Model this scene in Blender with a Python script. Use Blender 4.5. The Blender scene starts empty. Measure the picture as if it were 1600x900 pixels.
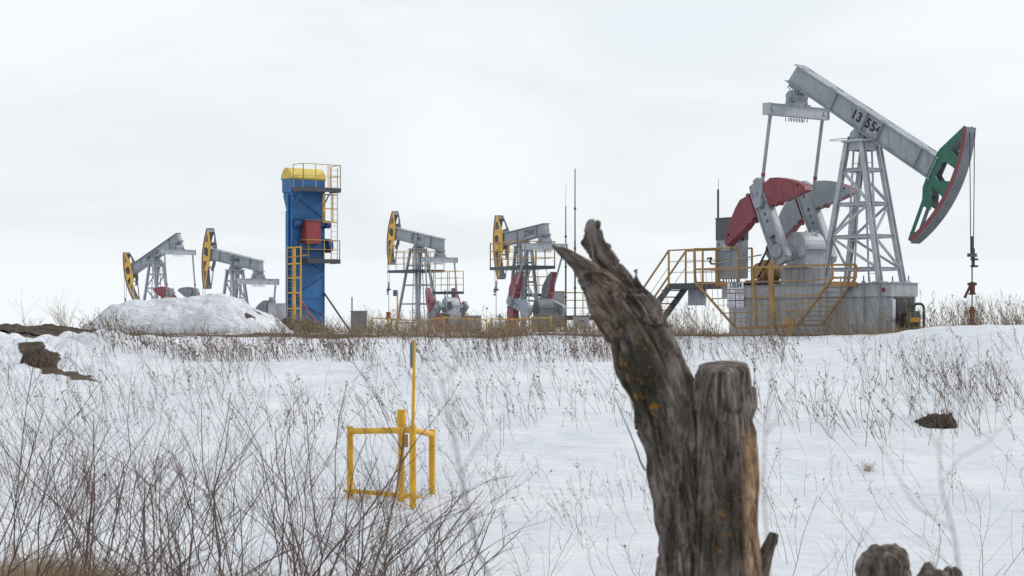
import bpy, math, random
import numpy as np
from mathutils import Vector, Matrix, noise, geometry
R = math.radians
random.seed(7)
S = bpy.context.scene
COL = S.collection

# ------------------------------------------------------------------ camera, sky, sun
FPX = 3000.0          # focal length in pixels of the 1600 px wide picture
HY = 508.0            # picture row of the horizon
EZ = 1.6              # eye height
cam_d = bpy.data.cameras.new("camera"); cam = bpy.data.objects.new("camera", cam_d); COL.objects.link(cam)
cam.location = (0, 0, EZ); cam.rotation_euler = (R(90), 0, 0)
cam_d.sensor_width = 36; cam_d.lens = FPX / 1600 * 36
cam_d.shift_y = (HY - 450) / 1600
cam_d.clip_start = .1; cam_d.clip_end = 12000
cam_d.dof.use_dof = True; cam_d.dof.focus_distance = 62
cam_d.dof.aperture_fstop = cam_d.lens / 7.5
S.camera = cam
S.view_settings.view_transform = 'Standard'; S.view_settings.look = 'None'
S.view_settings.gamma = 1; S.view_settings.exposure = 0
S.view_settings.use_curve_mapping = False

SUN_EL, SUN_AZ = 38, 72     # azimuth from +Y (view direction) towards +X
w = bpy.data.worlds.new("World"); S.world = w; w.use_nodes = True
nt = w.node_tree; nt.nodes.clear()
def wn(t, **k):
    n = nt.nodes.new(t)
    for a, b in k.items(): setattr(n, a, b)
    return n
out = wn('ShaderNodeOutputWorld'); bg = wn('ShaderNodeBackground'); bg.inputs[1].default_value = .1
sky = wn('ShaderNodeTexSky', sky_type='NISHITA', sun_disc=False, sun_elevation=R(SUN_EL), sun_rotation=R(SUN_AZ))
sky.air_density = 1; sky.dust_density = 2.5
tc = wn('ShaderNodeTexCoord'); mp = wn('ShaderNodeMapping'); mp.inputs['Scale'].default_value = (3.2, 3.2, 11)
mp.inputs['Location'].default_value = (1.3, .4, .35)
mp.inputs['Rotation'].default_value = (0, R(3), 0)
n1 = wn('ShaderNodeTexNoise'); n1.inputs['Scale'].default_value = 1.5; n1.inputs['Detail'].default_value = 7; n1.inputs['Roughness'].default_value = .52
n1.inputs['Distortion'].default_value = .5
cr = wn('ShaderNodeValToRGB'); cr.color_ramp.elements[0].position = .36; cr.color_ramp.elements[1].position = .62
cr.color_ramp.elements[0].color = (.88, .88, .88, 1); cr.color_ramp.elements[1].color = (1, 1, 1, 1)
# cloud sheet: whitish; thicker and brighter towards the zenith, like a real overcast
cl1 = wn('ShaderNodeMix', data_type='RGBA'); cl1.inputs['A'].default_value = (8.5, 9.25, 9.8, 1); cl1.inputs['B'].default_value = (9.8, 9.93, 10.0, 1)
mx = wn('ShaderNodeMix', data_type='RGBA')
L = nt.links.new
L(tc.outputs['Generated'], mp.inputs[0]); L(mp.outputs[0], n1.inputs['Vector']); L(n1.outputs['Fac'], cr.inputs[0])
L(n1.outputs['Fac'], cl1.inputs['Factor'])
sep = wn('ShaderNodeSeparateXYZ'); L(tc.outputs['Generated'], sep.inputs[0])
# no blue gaps near the horizon
hz = wn('ShaderNodeMapRange'); hz.inputs['From Min'].default_value = .03; hz.inputs['From Max'].default_value = .10
hz.inputs['To Min'].default_value = 1; hz.inputs['To Max'].default_value = 0
L(sep.outputs['Z'], hz.inputs['Value'])
mxm = wn('ShaderNodeMath', operation='MAXIMUM'); L(cr.outputs[0], mxm.inputs[0]); L(hz.outputs[0], mxm.inputs[1])
L(mxm.outputs[0], mx.inputs['Factor']); L(sky.outputs[0], mx.inputs['A']); L(cl1.outputs['Result'], mx.inputs['B'])
L(mx.outputs['Result'], bg.inputs[0]); L(bg.outputs[0], out.inputs[0])

sd = bpy.data.lights.new("sun", 'SUN'); sd.energy = 2.1; sd.angle = R(10); sd.color = (1, .965, .92)
sun = bpy.data.objects.new("sun", sd); COL.objects.link(sun)
dirv = Vector((math.sin(R(SUN_AZ)) * math.cos(R(SUN_EL)), math.cos(R(SUN_AZ)) * math.cos(R(SUN_EL)), math.sin(R(SUN_EL))))
sun.rotation_euler = dirv.to_track_quat('Z', 'Y').to_euler(); sun.location = (0, 0, 60)

# ------------------------------------------------------------------ materials
MATS = {}
def newmat(name):
    m = bpy.data.materials.new(name); m.use_nodes = True
    t = m.node_tree; b = t.nodes['Principled BSDF']
    MATS[name] = m
    return m, t, b
def N(t, typ, **k):
    n = t.nodes.new(typ)
    for a, v in k.items(): setattr(n, a, v)
    return n
def ramp(t, fac, stops):
    r = N(t, 'ShaderNodeValToRGB'); e = r.color_ramp.elements
    while len(e) < len(stops): e.new(.5)
    for i, (p, c) in enumerate(stops):
        e[i].position = p; e[i].color = (c if hasattr(c, '__len__') else (c, c, c)) + ((1,) if hasattr(c, '__len__') else (1,)) if not hasattr(c, '__len__') else tuple(c) + (1,)
    t.links.new(fac, r.inputs[0]); return r.outputs[0]
def tex(t, scale, vec=None, detail=4, rough=.55, sc3=None, dist=0):
    co = N(t, 'ShaderNodeTexCoord').outputs['Object'] if vec is None else vec
    if sc3:
        m = N(t, 'ShaderNodeMapping'); m.inputs['Scale'].default_value = sc3; t.links.new(co, m.inputs[0]); co = m.outputs[0]
    n = N(t, 'ShaderNodeTexNoise'); n.inputs['Scale'].default_value = scale; n.inputs['Detail'].default_value = detail
    n.inputs['Roughness'].default_value = rough; n.inputs['Distortion'].default_value = dist
    t.links.new(co, n.inputs['Vector']); return n.outputs['Fac']
def mix(t, f, a, b, mode='MIX'):
    m = N(t, 'ShaderNodeMix', data_type='RGBA', blend_type=mode)
    for s, v in (('Factor', f), ('A', a), ('B', b)):
        if hasattr(v, 'links') or hasattr(v, 'is_linked'): t.links.new(v, m.inputs[s])
        elif s == 'Factor': m.inputs[s].default_value = v
        else: m.inputs[s].default_value = tuple(v) + (1,)
    return m.outputs['Result']
def paint(name, col, wear=.25, rust=.3, rough=.55, metal=0.0, rustcol=(.16, .075, .035)):
    m, t, b = newmat(name)
    dark = tuple(c * .62 for c in col)
    lite = tuple(min(1, c * 1.16 + .01) for c in col)
    base = mix(t, ramp(t, tex(t, 1.7, detail=6), [(.35, 0), (.68, 1)]), dark if wear > .4 else tuple(c * (1 - wear * .8) for c in col), col)
    base = mix(t, ramp(t, tex(t, 9, detail=5), [(.45, 0), (.75, .5)]), base, lite)
    # grime runs down the sheet
    base = mix(t, ramp(t, tex(t, 5, sc3=(1, 1, .12), detail=5), [(.52, 0), (.78, min(1, wear * 1.8))]), base, tuple(c * .45 for c in col))
    base = mix(t, ramp(t, tex(t, 2.6, sc3=(1.6, 1.6, .35), detail=7, rough=.65), [(.60, 0), (.74, min(.75, wear * 1.7))]), base, tuple(c * .30 + .006 for c in col))
    if rust > 0:
        r0 = ramp(t, tex(t, 14, detail=7, rough=.7), [(.66 - rust * .16, 0), (.74 - rust * .10, .9)])
        base = mix(t, r0, base, rustcol)
    t.links.new(base, b.inputs['Base Color'])
    b.inputs['Roughness'].default_value = rough; b.inputs['Metallic'].default_value = metal
    bp = N(t, 'ShaderNodeBump'); bp.inputs['Strength'].default_value = .25; bp.inputs['Distance'].default_value = .01
    t.links.new(tex(t, 22, detail=4), bp.inputs['Height']); t.links.new(bp.outputs[0], b.inputs['Normal'])
    return m
GREY = paint('grey_paint', (.31, .34, .38), .38, .22)
GREYL = paint('light_grey_paint', (.44, .47, .51), .36, .22)
GREYD = paint('dark_grey_paint', (.17, .185, .205), .35, .1)
STEEL = paint('dark_steel', (.045, .05, .06), .3, .12, .5)
YEL = paint('yellow_paint', (.54, .31, .06), .35, .28)
YELB = paint('ochre_paint', (.40, .235, .08), .4, .35)
YELV = paint('bright_yellow_paint', (.66, .36, .02), .32, .22)
YELH = paint('horsehead_yellow_paint', (.70, .40, .06), .3, .12)
REDP = paint('faded_red_paint', (.25, .05, .068), .4, .22)
GREENP = paint('green_paint', (.02, .13, .085), .35, .2, .5)
BLUEP = paint('blue_paint', (.014, .125, .34), .35, .3, .45)
BLUED = paint('deep_blue_paint', (.010, .07, .20), .3, .2, .5)
REDB = paint('red_box_paint', (.26, .03, .035), .3, .3)
CREAMY = paint('pale_yellow_paint', (.62, .47, .09), .25, .2)
RUST = paint('rusty_steel', (.15, .07, .045), .5, .6, .8)
BLACK = paint('black_rubber', (.018, .018, .02), .2, .0, .6)
WHITEP = paint('white_sign_paint', (.62, .67, .74), .12, .06, .4)
GALV = paint('galvanised_steel', (.42, .44, .45), .3, .2, .4, .5)
BLUEL = paint('sign_blue_paint', (.05, .14, .32), .25, .1)
DKGRN = paint('dark_green_paint', (.01, .05, .04), .3, .1, .4)
MAROON = paint('maroon_paint', (.09, .018, .022), .3, .3)
HOOD = paint('slate_paint', (.085, .095, .11), .25, .08)
LETTER = paint('black_lettering', (.012, .012, .014), .1, .0, .6)

def veg_mat(name, stops, scale=3):
    m, t, b = newmat(name)
    t.links.new(ramp(t, tex(t, scale, detail=3), stops), b.inputs['Base Color'])
    b.inputs['Roughness'].default_value = .85
    return m
V_BRANCH = veg_mat('shrub_bark', [(.3, (.05, .029, .023)), (.6, (.125, .077, .058)), (.8, (.21, .145, .11))])
V_STALK = veg_mat('dry_stalk', [(.3, (.075, .045, .032)), (.55, (.17, .11, .078)), (.75, (.30, .21, .14))])
V_GRASS = veg_mat('dry_grass', [(.3, (.16, .11, .065)), (.55, (.30, .22, .135)), (.8, (.44, .34, .22))], 1.5)

# ------------------------------------------------------------------ mesh builder
class MB:
    def __init__(s): s.v = []; s.f = []; s.sm = []; s.mi = []
    def add(s, vs, fs, smooth=False, mi=0):
        o = len(s.v); s.v.extend([tuple(p) for p in vs])
        for q in fs: s.f.append(tuple(o + i for i in q)); s.sm.append(smooth); s.mi.append(mi)
    def box(s, c, d, M=None, mi=0):
        hx, hy, hz = d[0] / 2, d[1] / 2, d[2] / 2
        vs = [Vector((x, y, z)) for z in (-hz, hz) for y in (-hy, hy) for x in (-hx, hx)]
        if M: vs = [M @ p for p in vs]
        c = Vector(c); vs = [p + c for p in vs]
        s.add(vs, [(0, 2, 3, 1), (4, 5, 7, 6), (0, 1, 5, 4), (2, 6, 7, 3), (0, 4, 6, 2), (1, 3, 7, 5)], mi=mi)
    def bx(s, x0, x1, y0, y1, z0, z1, mi=0):
        s.box(((x0 + x1) / 2, (y0 + y1) / 2, (z0 + z1) / 2), (abs(x1 - x0), abs(y1 - y0), abs(z1 - z0)), mi=mi)
    def bar(s, p, q, a=.05, b=None, up=(0, 0, 1), mi=0):
        """rectangular bar p->q; a = width across, b = height (along up)"""
        b = a if b is None else b
        p = Vector(p); q = Vector(q); d = q - p; l = d.length
        if l < 1e-6: return
        z = d.normalized(); up = Vector(up)
        if abs(z.dot(up)) > .98: up = Vector((1, 0, 0))
        x = z.cross(up).normalized(); y = x.cross(z)
        M = Matrix((x, y, z)).transposed()
        s.box((p + q) / 2, (a, b, l), M, mi)
    def ibeam(s, p, q, wd, h, t=.02, up=(0, 0, 1)):
        p = Vector(p); q = Vector(q); z = (q - p).normalized(); up = Vector(up)
        if abs(z.dot(up)) > .98: up = Vector((1, 0, 0))
        x = z.cross(up).normalized(); y = x.cross(z)
        s.bar(p, q, t, h - 2 * t, up)
        for k in (-1, 1): s.bar(p + y * k * (h / 2 - t / 2), q + y * k * (h / 2 - t / 2), wd, t, up)
    def tube(s, p, q, r, r2=None, n=8, cap=True, mi=0):
        r2 = r if r2 is None else r2
        p = Vector(p); q = Vector(q); z = (q - p)
        if z.length < 1e-7: return
        z.normalize(); u = Vector((0, 0, 1)) if abs(z.z) < .9 else Vector((1, 0, 0))
        x = z.cross(u).normalized(); y = z.cross(x)
        vs = []
        for c, rr in ((p, r), (q, r2)):
            for i in range(n):
                a = 2 * math.pi * i / n; vs.append(c + (x * math.cos(a) + y * math.sin(a)) * rr)
        s.add(vs, [(i, (i + 1) % n, n + (i + 1) % n, n + i) for i in range(n)], True, mi)
        if cap: s.add(vs, [tuple(range(n - 1, -1, -1)), tuple(range(n, 2 * n))], False, mi)
    def path(s, pts, r, n=6, mi=0):
        for a, b in zip(pts[:-1], pts[1:]): s.tube(a, b, r, n=n, mi=mi)
    def rings(s, cs, n=24, cap=True, smooth=True):
        """cs: list of (centre, axis_x*rx, axis_y*ry)"""
        vs = []
        for c, ax, ay in cs:
            for i in range(n):
                a = 2 * math.pi * i / n; vs.append(c + ax * math.cos(a) + ay * math.sin(a))
        fs = [(k * n + i, k * n + (i + 1) % n, (k + 1) * n + (i + 1) % n, (k + 1) * n + i) for k in range(len(cs) - 1) for i in range(n)]
        s.add(vs, fs, smooth)
        if cap: s.add(vs, [tuple(range(n - 1, -1, -1)), tuple(range(len(vs) - n, len(vs)))])
    def plate(s, outer, holes, T, t0, t1, mi=0, mi0=None, mi1=None, edge_mi=None):
        """outline with holes in a 2D frame; T(a, b, t) -> 3D point"""
        loops = [[Vector((a, b, 0)) for a, b in outer]] + [[Vector((a, b, 0)) for a, b in h] for h in holes]
        tri = geometry.tessellate_polygon(loops)
        flat = [p for l in loops for p in l]
        mi0 = mi if mi0 is None else mi0; mi1 = mi if mi1 is None else mi1; edge_mi = mi if edge_mi is None else edge_mi
        s.add([T(p.x, p.y, t0) for p in flat], [tuple(q) for q in tri], mi=mi0)
        s.add([T(p.x, p.y, t1) for p in flat], [tuple(reversed(q)) for q in tri], mi=mi1)
        for l in loops:
            n = len(l); vs = [T(p.x, p.y, t0) for p in l] + [T(p.x, p.y, t1) for p in l]
            s.add(vs, [(i, (i + 1) % n, n + (i + 1) % n, n + i) for i in range(n)], mi=edge_mi)
    def build(s, name, mats, parent=None, fix=True):
        me = bpy.data.meshes.new(name); me.from_pydata(s.v, [], s.f)
        me.polygons.foreach_set('use_smooth', s.sm)
        for m in (mats if isinstance(mats, (list, tuple)) else [mats]): me.materials.append(m)
        me.polygons.foreach_set('material_index', s.mi)
        me.update()
        if fix:
            import bmesh
            bm = bmesh.new(); bm.from_mesh(me); bmesh.ops.recalc_face_normals(bm, faces=bm.faces); bm.to_mesh(me); bm.free()
        o = bpy.data.objects.new(name, me); COL.objects.link(o)
        if parent: o.parent = parent
        return o

def tag(o, label=None, cat=None, group=None, kind=None):
    if label: o['label'] = label
    if cat: o['category'] = cat
    if group: o['group'] = group
    if kind: o['kind'] = kind
    return o
def thing(name, label, cat, loc=(0, 0, 0), rz=0, group=None):
    o = bpy.data.objects.new(name, None); COL.objects.link(o); o.location = loc; o.rotation_euler = (0, 0, rz)
    o.empty_display_size = .3
    return tag(o, label, cat, group)

_font_cache = {}
def text_mesh(name, body, size, M, mat, parent, depth=.004, bold=.012, spacing=1.0):
    cu = bpy.data.curves.new('lettering', 'FONT'); cu.body = body; cu.size = size; cu.align_x = 'CENTER'; cu.align_y = 'CENTER'
    cu.extrude = depth; cu.offset = bold * size; cu.space_character = spacing
    tmp = bpy.data.objects.new('tmp_text', cu); COL.objects.link(tmp)
    dg = bpy.context.evaluated_depsgraph_get(); me = bpy.data.meshes.new_from_object(tmp.evaluated_get(dg))
    bpy.data.objects.remove(tmp); bpy.data.curves.remove(cu)
    me.transform(M); me.materials.clear(); me.materials.append(mat); me.name = name
    o = bpy.data.objects.new(name, me); COL.objects.link(o); o.parent = parent
    return o

# ------------------------------------------------------------------ ground
def P(px, py, Y): return Vector(((px - 800) / FPX * Y, Y, EZ + (HY - py) / FPX * Y))
def sstep(a, b, x):
    t = min(1, max(0, (x - a) / (b - a))); return t * t * (3 - 2 * t)
GY = [-30, 0, 7, 14, 18, 22, 27, 33, 40, 48, 53, 56, 59, 75, 130, 160, 250, 700, 9000]
GZ = [.5, 0, -.15, -.68, -.9, -1.0, -.85, -.51, -.03, .63, 1.03, 1.24, 1.315, 1.275, 1.10, 1.01, .68, -1.1, -45]
def base_z(Y):
    # smooth (Catmull-like) interpolation of the profile
    i = 0
    while i < len(GY) - 2 and Y > GY[i + 1]: i += 1
    t = min(1, max(0, (Y - GY[i]) / (GY[i + 1] - GY[i])))
    def m(k):
        if k <= 0 or k >= len(GY) - 1: return 0 if k <= 0 else (GZ[-1] - GZ[-2]) / (GY[-1] - GY[-2])
        a = (GZ[k] - GZ[k - 1]) / (GY[k] - GY[k - 1]); b = (GZ[k + 1] - GZ[k]) / (GY[k + 1] - GY[k])
        return 0 if a * b <= 0 else 2 * a * b / (a + b)
    h = GY[i + 1] - GY[i]; m0 = m(i) * h; m1 = m(i + 1) * h
    return (2 * t**3 - 3 * t**2 + 1) * GZ[i] + (t**3 - 2 * t**2 + t) * m0 + (-2 * t**3 + 3 * t**2) * GZ[i + 1] + (t**3 - t**2) * m1
def gz(X, Y):
    z = base_z(Y)
    near = 1 - sstep(60, 90, Y)
    if near > 0:
        n = noise.noise(Vector((X * .35, Y * .35, 0))) * .07 + noise.noise(Vector((X * 1.3, Y * .8, 5))) * .035 + noise.noise(Vector((X * 2.6, Y * 1.6, 5))) * .022 - .05 * max(0, noise.noise(Vector((X * 1.7, Y * 1.3, 55))) - .25)
        z += n * near * sstep(3, 10, abs(Y) + 3)
    # drift on the right
    z += .70 * sstep(8.2, 12.6, X + .25 * math.sin(Y)) * math.exp(-((Y - 51) / 4.2) ** 2) * (1 + .12 * noise.noise(Vector((X * .7, Y * .7, 9))))
    # lumpy bank on the left
    l = sstep(-8.3, -11.2, X) * math.exp(-((Y - 50.5) / 4.2) ** 2)
    if l > .01:
        z += l * (.26 + .45 * noise.noise(Vector((X * .8, Y * .6, 3))) + .55 * abs(noise.noise(Vector((X * 1.7, Y * 1.2, 7)))) - .08)
        # gully in which the dark clods lie
        g = math.exp(-((Y - 46.8 - .25 * (X + 11)) / .8) ** 2) * sstep(-8.0, -10.5, X)
        z -= .20 * g
    z += .07 * noise.noise(Vector((X * .5, Y * .5, 60))) * math.exp(-((Y - 56.5) / 2.0) ** 2)
    # small lip of the lower snow field
    z += .10 * math.exp(-((Y - 47.4 - .3 * noise.noise(Vector((X * .2, 0, 2)))) / .8) ** 2) * sstep(-9, -5, X) * (1 - sstep(7, 10, X))
    return z

def dirt_at(X, Y):
    n = noise.noise(Vector((X * .5, Y * .6, 20))) * .5 + noise.noise(Vector((X * 2.0, Y * 2.0, 21))) * .35
    d = 0
    c = 57.4 + 1.1 * noise.noise(Vector((X * .25, 0, 30)))
    band = math.exp(-((Y - c) / 1.3) ** 2)
    d = max(d, band * (1.0 + n))
    if Y > 57: d = max(d, (1 - sstep(63, 80, Y)) * (.45 + n * 1.3))
    if X < -8: d = max(d, sstep(-8, -10.5, X) * (sstep(54, 55.2, Y) * (1 - sstep(58, 60, Y)) * (.9 + n) ))
    if X < -8: d = max(d, sstep(-8, -10.5, X) * (sstep(62.5, 64, Y) * (1 - sstep(78, 90, Y)) * (1.0 + n)))
    gq = abs(X + 12.9 - (50 - Y) * .52) + .25 * noise.noise(Vector((X * 2, Y * 2, 40)))
    if X < -9 and 43.8 < Y < 49.2: d = max(d, (1 - sstep(.15, .55, gq)) * (.9 + n))
    if Y > 85: d = max(d, (1 - sstep(180, 220, Y)) * (.35 + 1.4 * n))
    return min(1, max(0, d))

Ys = list(np.arange(-12, 6, 1.0)) + list(np.arange(6, 30, .30)) + list(np.arange(30, 62, .11)) + list(np.arange(62, 90, .4)) + list(np.arange(90, 260, 3)) + [300, 380, 500, 700, 1000, 1500, 2500, 4000, 6500, 9000]
NX = 460
ts = np.linspace(-1, 1, NX); ts = .55 * ts + .45 * ts ** 3
vv = []; dd = []
for Y in Ys:
    hw = 9 + .62 * max(0, Y)
    for t in ts:
        X = float(t) * hw; vv.append((X, float(Y), gz(X, Y))); dd.append(dirt_at(X, Y))
nY = len(Ys)
ff = [(j * NX + i, j * NX + i + 1, (j + 1) * NX + i + 1, (j + 1) * NX + i) for j in range(nY - 1) for i in range(NX - 1)]
me = bpy.data.meshes.new('ground'); me.from_pydata(vv, [], ff); me.polygons.foreach_set('use_smooth', [True] * len(ff))
at = me.attributes.new('dirt', 'FLOAT', 'POINT'); at.data.foreach_set('value', dd)

def snow_nodes(m, t, b, dirt_attr=True, dirty=0):
    co = N(t, 'ShaderNodeTexCoord').outputs['Object']
    col = mix(t, ramp(t, tex(t, .35, co, 5), [(.35, 0), (.65, 1)]), (.675, .70, .745), (.78, .795, .825))
    fine = ramp(t, tex(t, 3.0, co, 6, .62, sc3=(.45, 1.3, 1)), [(.3, 0), (.7, 1)])
    col = mix(t, fine, mix(t, 1.0, col, (.87, .885, .92), 'MULTIPLY'), col)
    spec = ramp(t, tex(t, 26, co, 6, .75), [(.68, 0), (.72, .75)])
    spec2 = N(t, 'ShaderNodeMath', operation='MULTIPLY'); t.links.new(spec, spec2.inputs[0])
    t.links.new(ramp(t, tex(t, .9, co, 3), [(.48, 0), (.66, 1)]), spec2.inputs[1])
    col = mix(t, spec2.outputs[0], col, (.22, .17, .13))
    if dirty:
        col = mix(t, ramp(t, tex(t, 1.6, co, 8, .65), [(.40, 0), (.66, .7)]), col, (.44, .46, .50))
        col = mix(t, ramp(t, tex(t, 11, co, 7, .75), [(.55, 0), (.66, .55)]), col, (.20, .17, .15))
    if dirt_attr:
        a = N(t, 'ShaderNodeAttribute', attribute_name='dirt')
        ad = N(t, 'ShaderNodeMath', operation='ADD'); t.links.new(a.outputs['Fac'], ad.inputs[0])
        sb = N(t, 'ShaderNodeMath', operation='MULTIPLY_ADD'); sb.inputs[1].default_value = .9; sb.inputs[2].default_value = -.45
        t.links.new(tex(t, 4, co, 7, .65), sb.inputs[0]); t.links.new(sb.outputs[0], ad.inputs[1])
        soil = ramp(t, tex(t, 6, co, 6, .7), [(.3, (.035, .024, .017)), (.55, (.085, .06, .04)), (.75, (.19, .145, .09))])
        col = mix(t, ramp(t, ad.outputs[0], [(.46, 0), (.60, 1)]), col, soil)
    t.links.new(col, b.inputs['Base Color'])
    b.inputs['Roughness'].default_value = .75
    b.inputs['Specular IOR Level'].default_value = .3
    b.inputs['Subsurface Weight'].default_value = 0
    bp = N(t, 'ShaderNodeBump'); bp.inputs['Strength'].default_value = .9; bp.inputs['Distance'].default_value = .20
    h1 = tex(t, 2.2, co, 9, .62, sc3=(.6, 1.5, 1))
    h2 = tex(t, 14, co, 5, .6, sc3=(.6, 1.6, 1))
    hm = N(t, 'ShaderNodeMath', operation='MULTIPLY_ADD'); hm.inputs[1].default_value = .30
    t.links.new(h2, hm.inputs[0]); t.links.new(h1, hm.inputs[2])
    t.links.new(hm.outputs[0], bp.inputs['Height']); t.links.new(bp.outputs[0], b.inputs['Normal'])
m, t, b = newmat('snow_ground'); snow_nodes(m, t, b)
SNOWG = m
m, t, b = newmat('snow_pile'); snow_nodes(m, t, b, dirty=1)
SNOWP = m
me.materials.append(SNOWG)
go = bpy.data.objects.new('ground', me); COL.objects.link(go); tag(go, kind='structure')
print('GROUND done')

m, t, b = newmat('soil')
t.links.new(ramp(t, tex(t, 7, detail=8, rough=.7), [(.3, (.02, .014, .010)), (.55, (.06, .043, .03)), (.8, (.15, .11, .07))]), b.inputs['Base Color'])
b.inputs['Roughness'].default_value = .95
bp = N(t, 'ShaderNodeBump'); bp.inputs['Strength'].default_value = 1; bp.inputs['Distance'].default_value = .06
t.links.new(tex(t, 9, detail=8, rough=.7), bp.inputs['Height']); t.links.new(bp.outputs[0], b.inputs['Normal'])
SOIL = m

# ------------------------------------------------------------------ snow pile with its real depth
def snow_heap():
    Y0 = 72.0
    prof = [(132, 521), (150, 505), (165, 490), (182, 477), (205, 473), (235, 474), (262, 468), (300, 467), (318, 464), (332, 460.5), (350, 462), (375, 471), (395, 484), (412, 490), (428, 497), (442, 509), (456, 521)]
    xs = [P(a, 500, Y0).x for a, _ in prof]; hs = [P(0, c, Y0).z for _, c in prof]
    nx, ny = 190, 90; x0, x1 = xs[0], xs[-1]; D = 3.0
    vs = []; dr = []
    for j in range(ny):
        q = j / (ny - 1) * 2 - 1
        for i in range(nx):
            X = x0 + (x1 - x0) * i / (nx - 1); Y = Y0 + q * D
            g = gz(X, Y) - .12
            h = float(np.interp(X, xs, hs)) - g
            k = max(0, 1 - abs(q) ** 2.2) ** .75
            n = noise.noise(Vector((X * .8, Y * .8, 1))) * .40 + abs(noise.noise(Vector((X * 1.5, Y * 1.5, 4)))) * .55 + abs(noise.noise(Vector((X * 4, Y * 4, 6)))) * .16 + noise.noise(Vector((X * 5, Y * 5, 4))) * .04
            edge = min(1, 4 * min(i, nx - 1 - i) / nx) * min(1, 3 * (1 - abs(q)))
            vs.append((X, Y, g + max(0, h) * k + n * edge * (.55 if abs(q) > .25 else .3)))
            dd_ = 0
            xx = (X - x0) / (x1 - x0)
            if xx > .72: dd_ = (xx - .72) * 1.7 * (.6 + 1.2 * noise.noise(Vector((X * 1.3, Y * 1.3, 14))))
            pq = 800 + X / Y * FPX
            ee = ((pq - 391) / 9) ** 2 + ((q + .60) / .16) ** 2; ee += 1.6 * noise.noise(Vector((X * 5, Y * 2, 77))); dd_ = max(dd_, (1.2 - ee) * .9) if ee < 1.2 else dd_
            e3 = ((pq - 403) / 26) ** 2 + ((q + .22) / .07) ** 2; dd_ = max(dd_, (1.2 - e3) * .6) if e3 < 1.2 else dd_
            dr.append(max(0, min(.8, dd_)))
    fs = [(j * nx + i, j * nx + i + 1, (j + 1) * nx + i + 1, (j + 1) * nx + i) for j in range(ny - 1) for i in range(nx - 1)]
    me = bpy.data.meshes.new('snow_pile'); me.from_pydata(vs, [], fs); me.polygons.foreach_set('use_smooth', [True] * len(fs))
    a = me.attributes.new('dirt', 'FLOAT', 'POINT'); a.data.foreach_set('value', dr); me.materials.append(SNOWP)
    o = bpy.data.objects.new('snow_pile', me); COL.objects.link(o)
    tag(o, 'large pile of dirty ploughed snow in front of the two leftmost pumpjacks', 'snow pile')
snow_heap()

def clod(name, label, cat, px0, px1, pytop, pybot, Y, depth, seed, mat=SOIL, group=None, rough=1.0, lean=0):
    a = P(px0, pybot, Y); b_ = P(px1, pybot, Y); cx = (a.x + b_.x) / 2; rx = (b_.x - a.x) / 2
    H = (pybot - pytop) / FPX * Y
    nx, ny = 60, 34; vs = []
    for j in range(ny):
        for i in range(nx):
            u = i / (nx - 1) * 2 - 1; q = j / (ny - 1) * 2 - 1
            X = cx + u * rx; Yy = Y + q * depth
            an = math.atan2(q, u); r2 = (u * u + q * q) * (1 + .55 * noise.noise(Vector((math.cos(an) * 2.2, math.sin(an) * 2.2, seed))) + .25 * noise.noise(Vector((math.cos(an) * 7, math.sin(an) * 7, seed)))) ** 2
            k = max(0, 1 - r2) ** .5 * (1 - lean * u)
            n = noise.noise(Vector((u * 3, q * 2, seed))) * .5 + noise.noise(Vector((u * 8, q * 5, seed))) * .35 + noise.noise(Vector((u * 14, q * 9, seed))) * .10
            vs.append((X, Yy, gz(X, Yy) - .06 + H * k * (1 + n * rough) + .03 * n * (k > 0)))
    fs = [(j * nx + i, j * nx + i + 1, (j + 1) * nx + i + 1, (j + 1) * nx + i) for j in range(ny - 1) for i in range(nx - 1)]
    m_ = MB(); m_.add(vs, fs, False); o = m_.build(name, mat, fix=False)
    o['px'] = 0
    del o['px']
    return tag(o, label, cat, group)
clod('soil_clod', 'dark lump of thawed soil sticking out of the lumpy snow bank at left', 'soil', 34, 92, 568, 583, 47.4, .45, 3, lean=.35, rough=.6)
clod('soil_clod', 'brown tussock of bare soil and grass on the snow field at right', 'soil', 1432, 1494, 660, 680, 36.6, .45, 8, lean=-.3, rough=.7)
clod('soil_heap', 'dark heap of dug earth at the foot of the blue tower', 'soil', 404, 510, 496, 517, 84, 1.3, 12, rough=1.2)
clod('soil_heap', 'low ragged ridge of dark soil along the skyline at far left', 'soil', -90, 150, 501, 517, 66, 1.6, 15, rough=1.0)
clod('soil_heap', 'broad flat band of bare soil between the left snow bank and the skyline ridge', 'soil', -110, 175, 513, 527, 56.6, 1.2, 21, rough=.7)

# ------------------------------------------------------------------ frames
TH = R(52)
class Frame:
    """local frame of a machine: x = u, y = v, z = w"""
    def __init__(s, root): 
        s.o = Vector(root.location); s.rz = root.rotation_euler.z
        s.M = Matrix.Rotation(-s.rz, 3, 'Z')
    def loc(s, p): return s.M @ (Vector(p) - s.o)
    def _ray(s, px, py):
        o = s.loc((0, 0, EZ)); d = s.M @ Vector(((px - 800) / FPX, 1, (HY - py) / FPX)); return o, d
    def V(s, px, py, v):
        o, d = s._ray(px, py); k = (v - o.y) / d.y; return o + d * k
    def U(s, px, py, u):
        o, d = s._ray(px, py); k = (u - o.x) / d.x; return o + d * k
    def Zp(s, px, py, z):
        o, d = s._ray(px, py); k = (z - o.z) / d.z; return o + d * k

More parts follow.
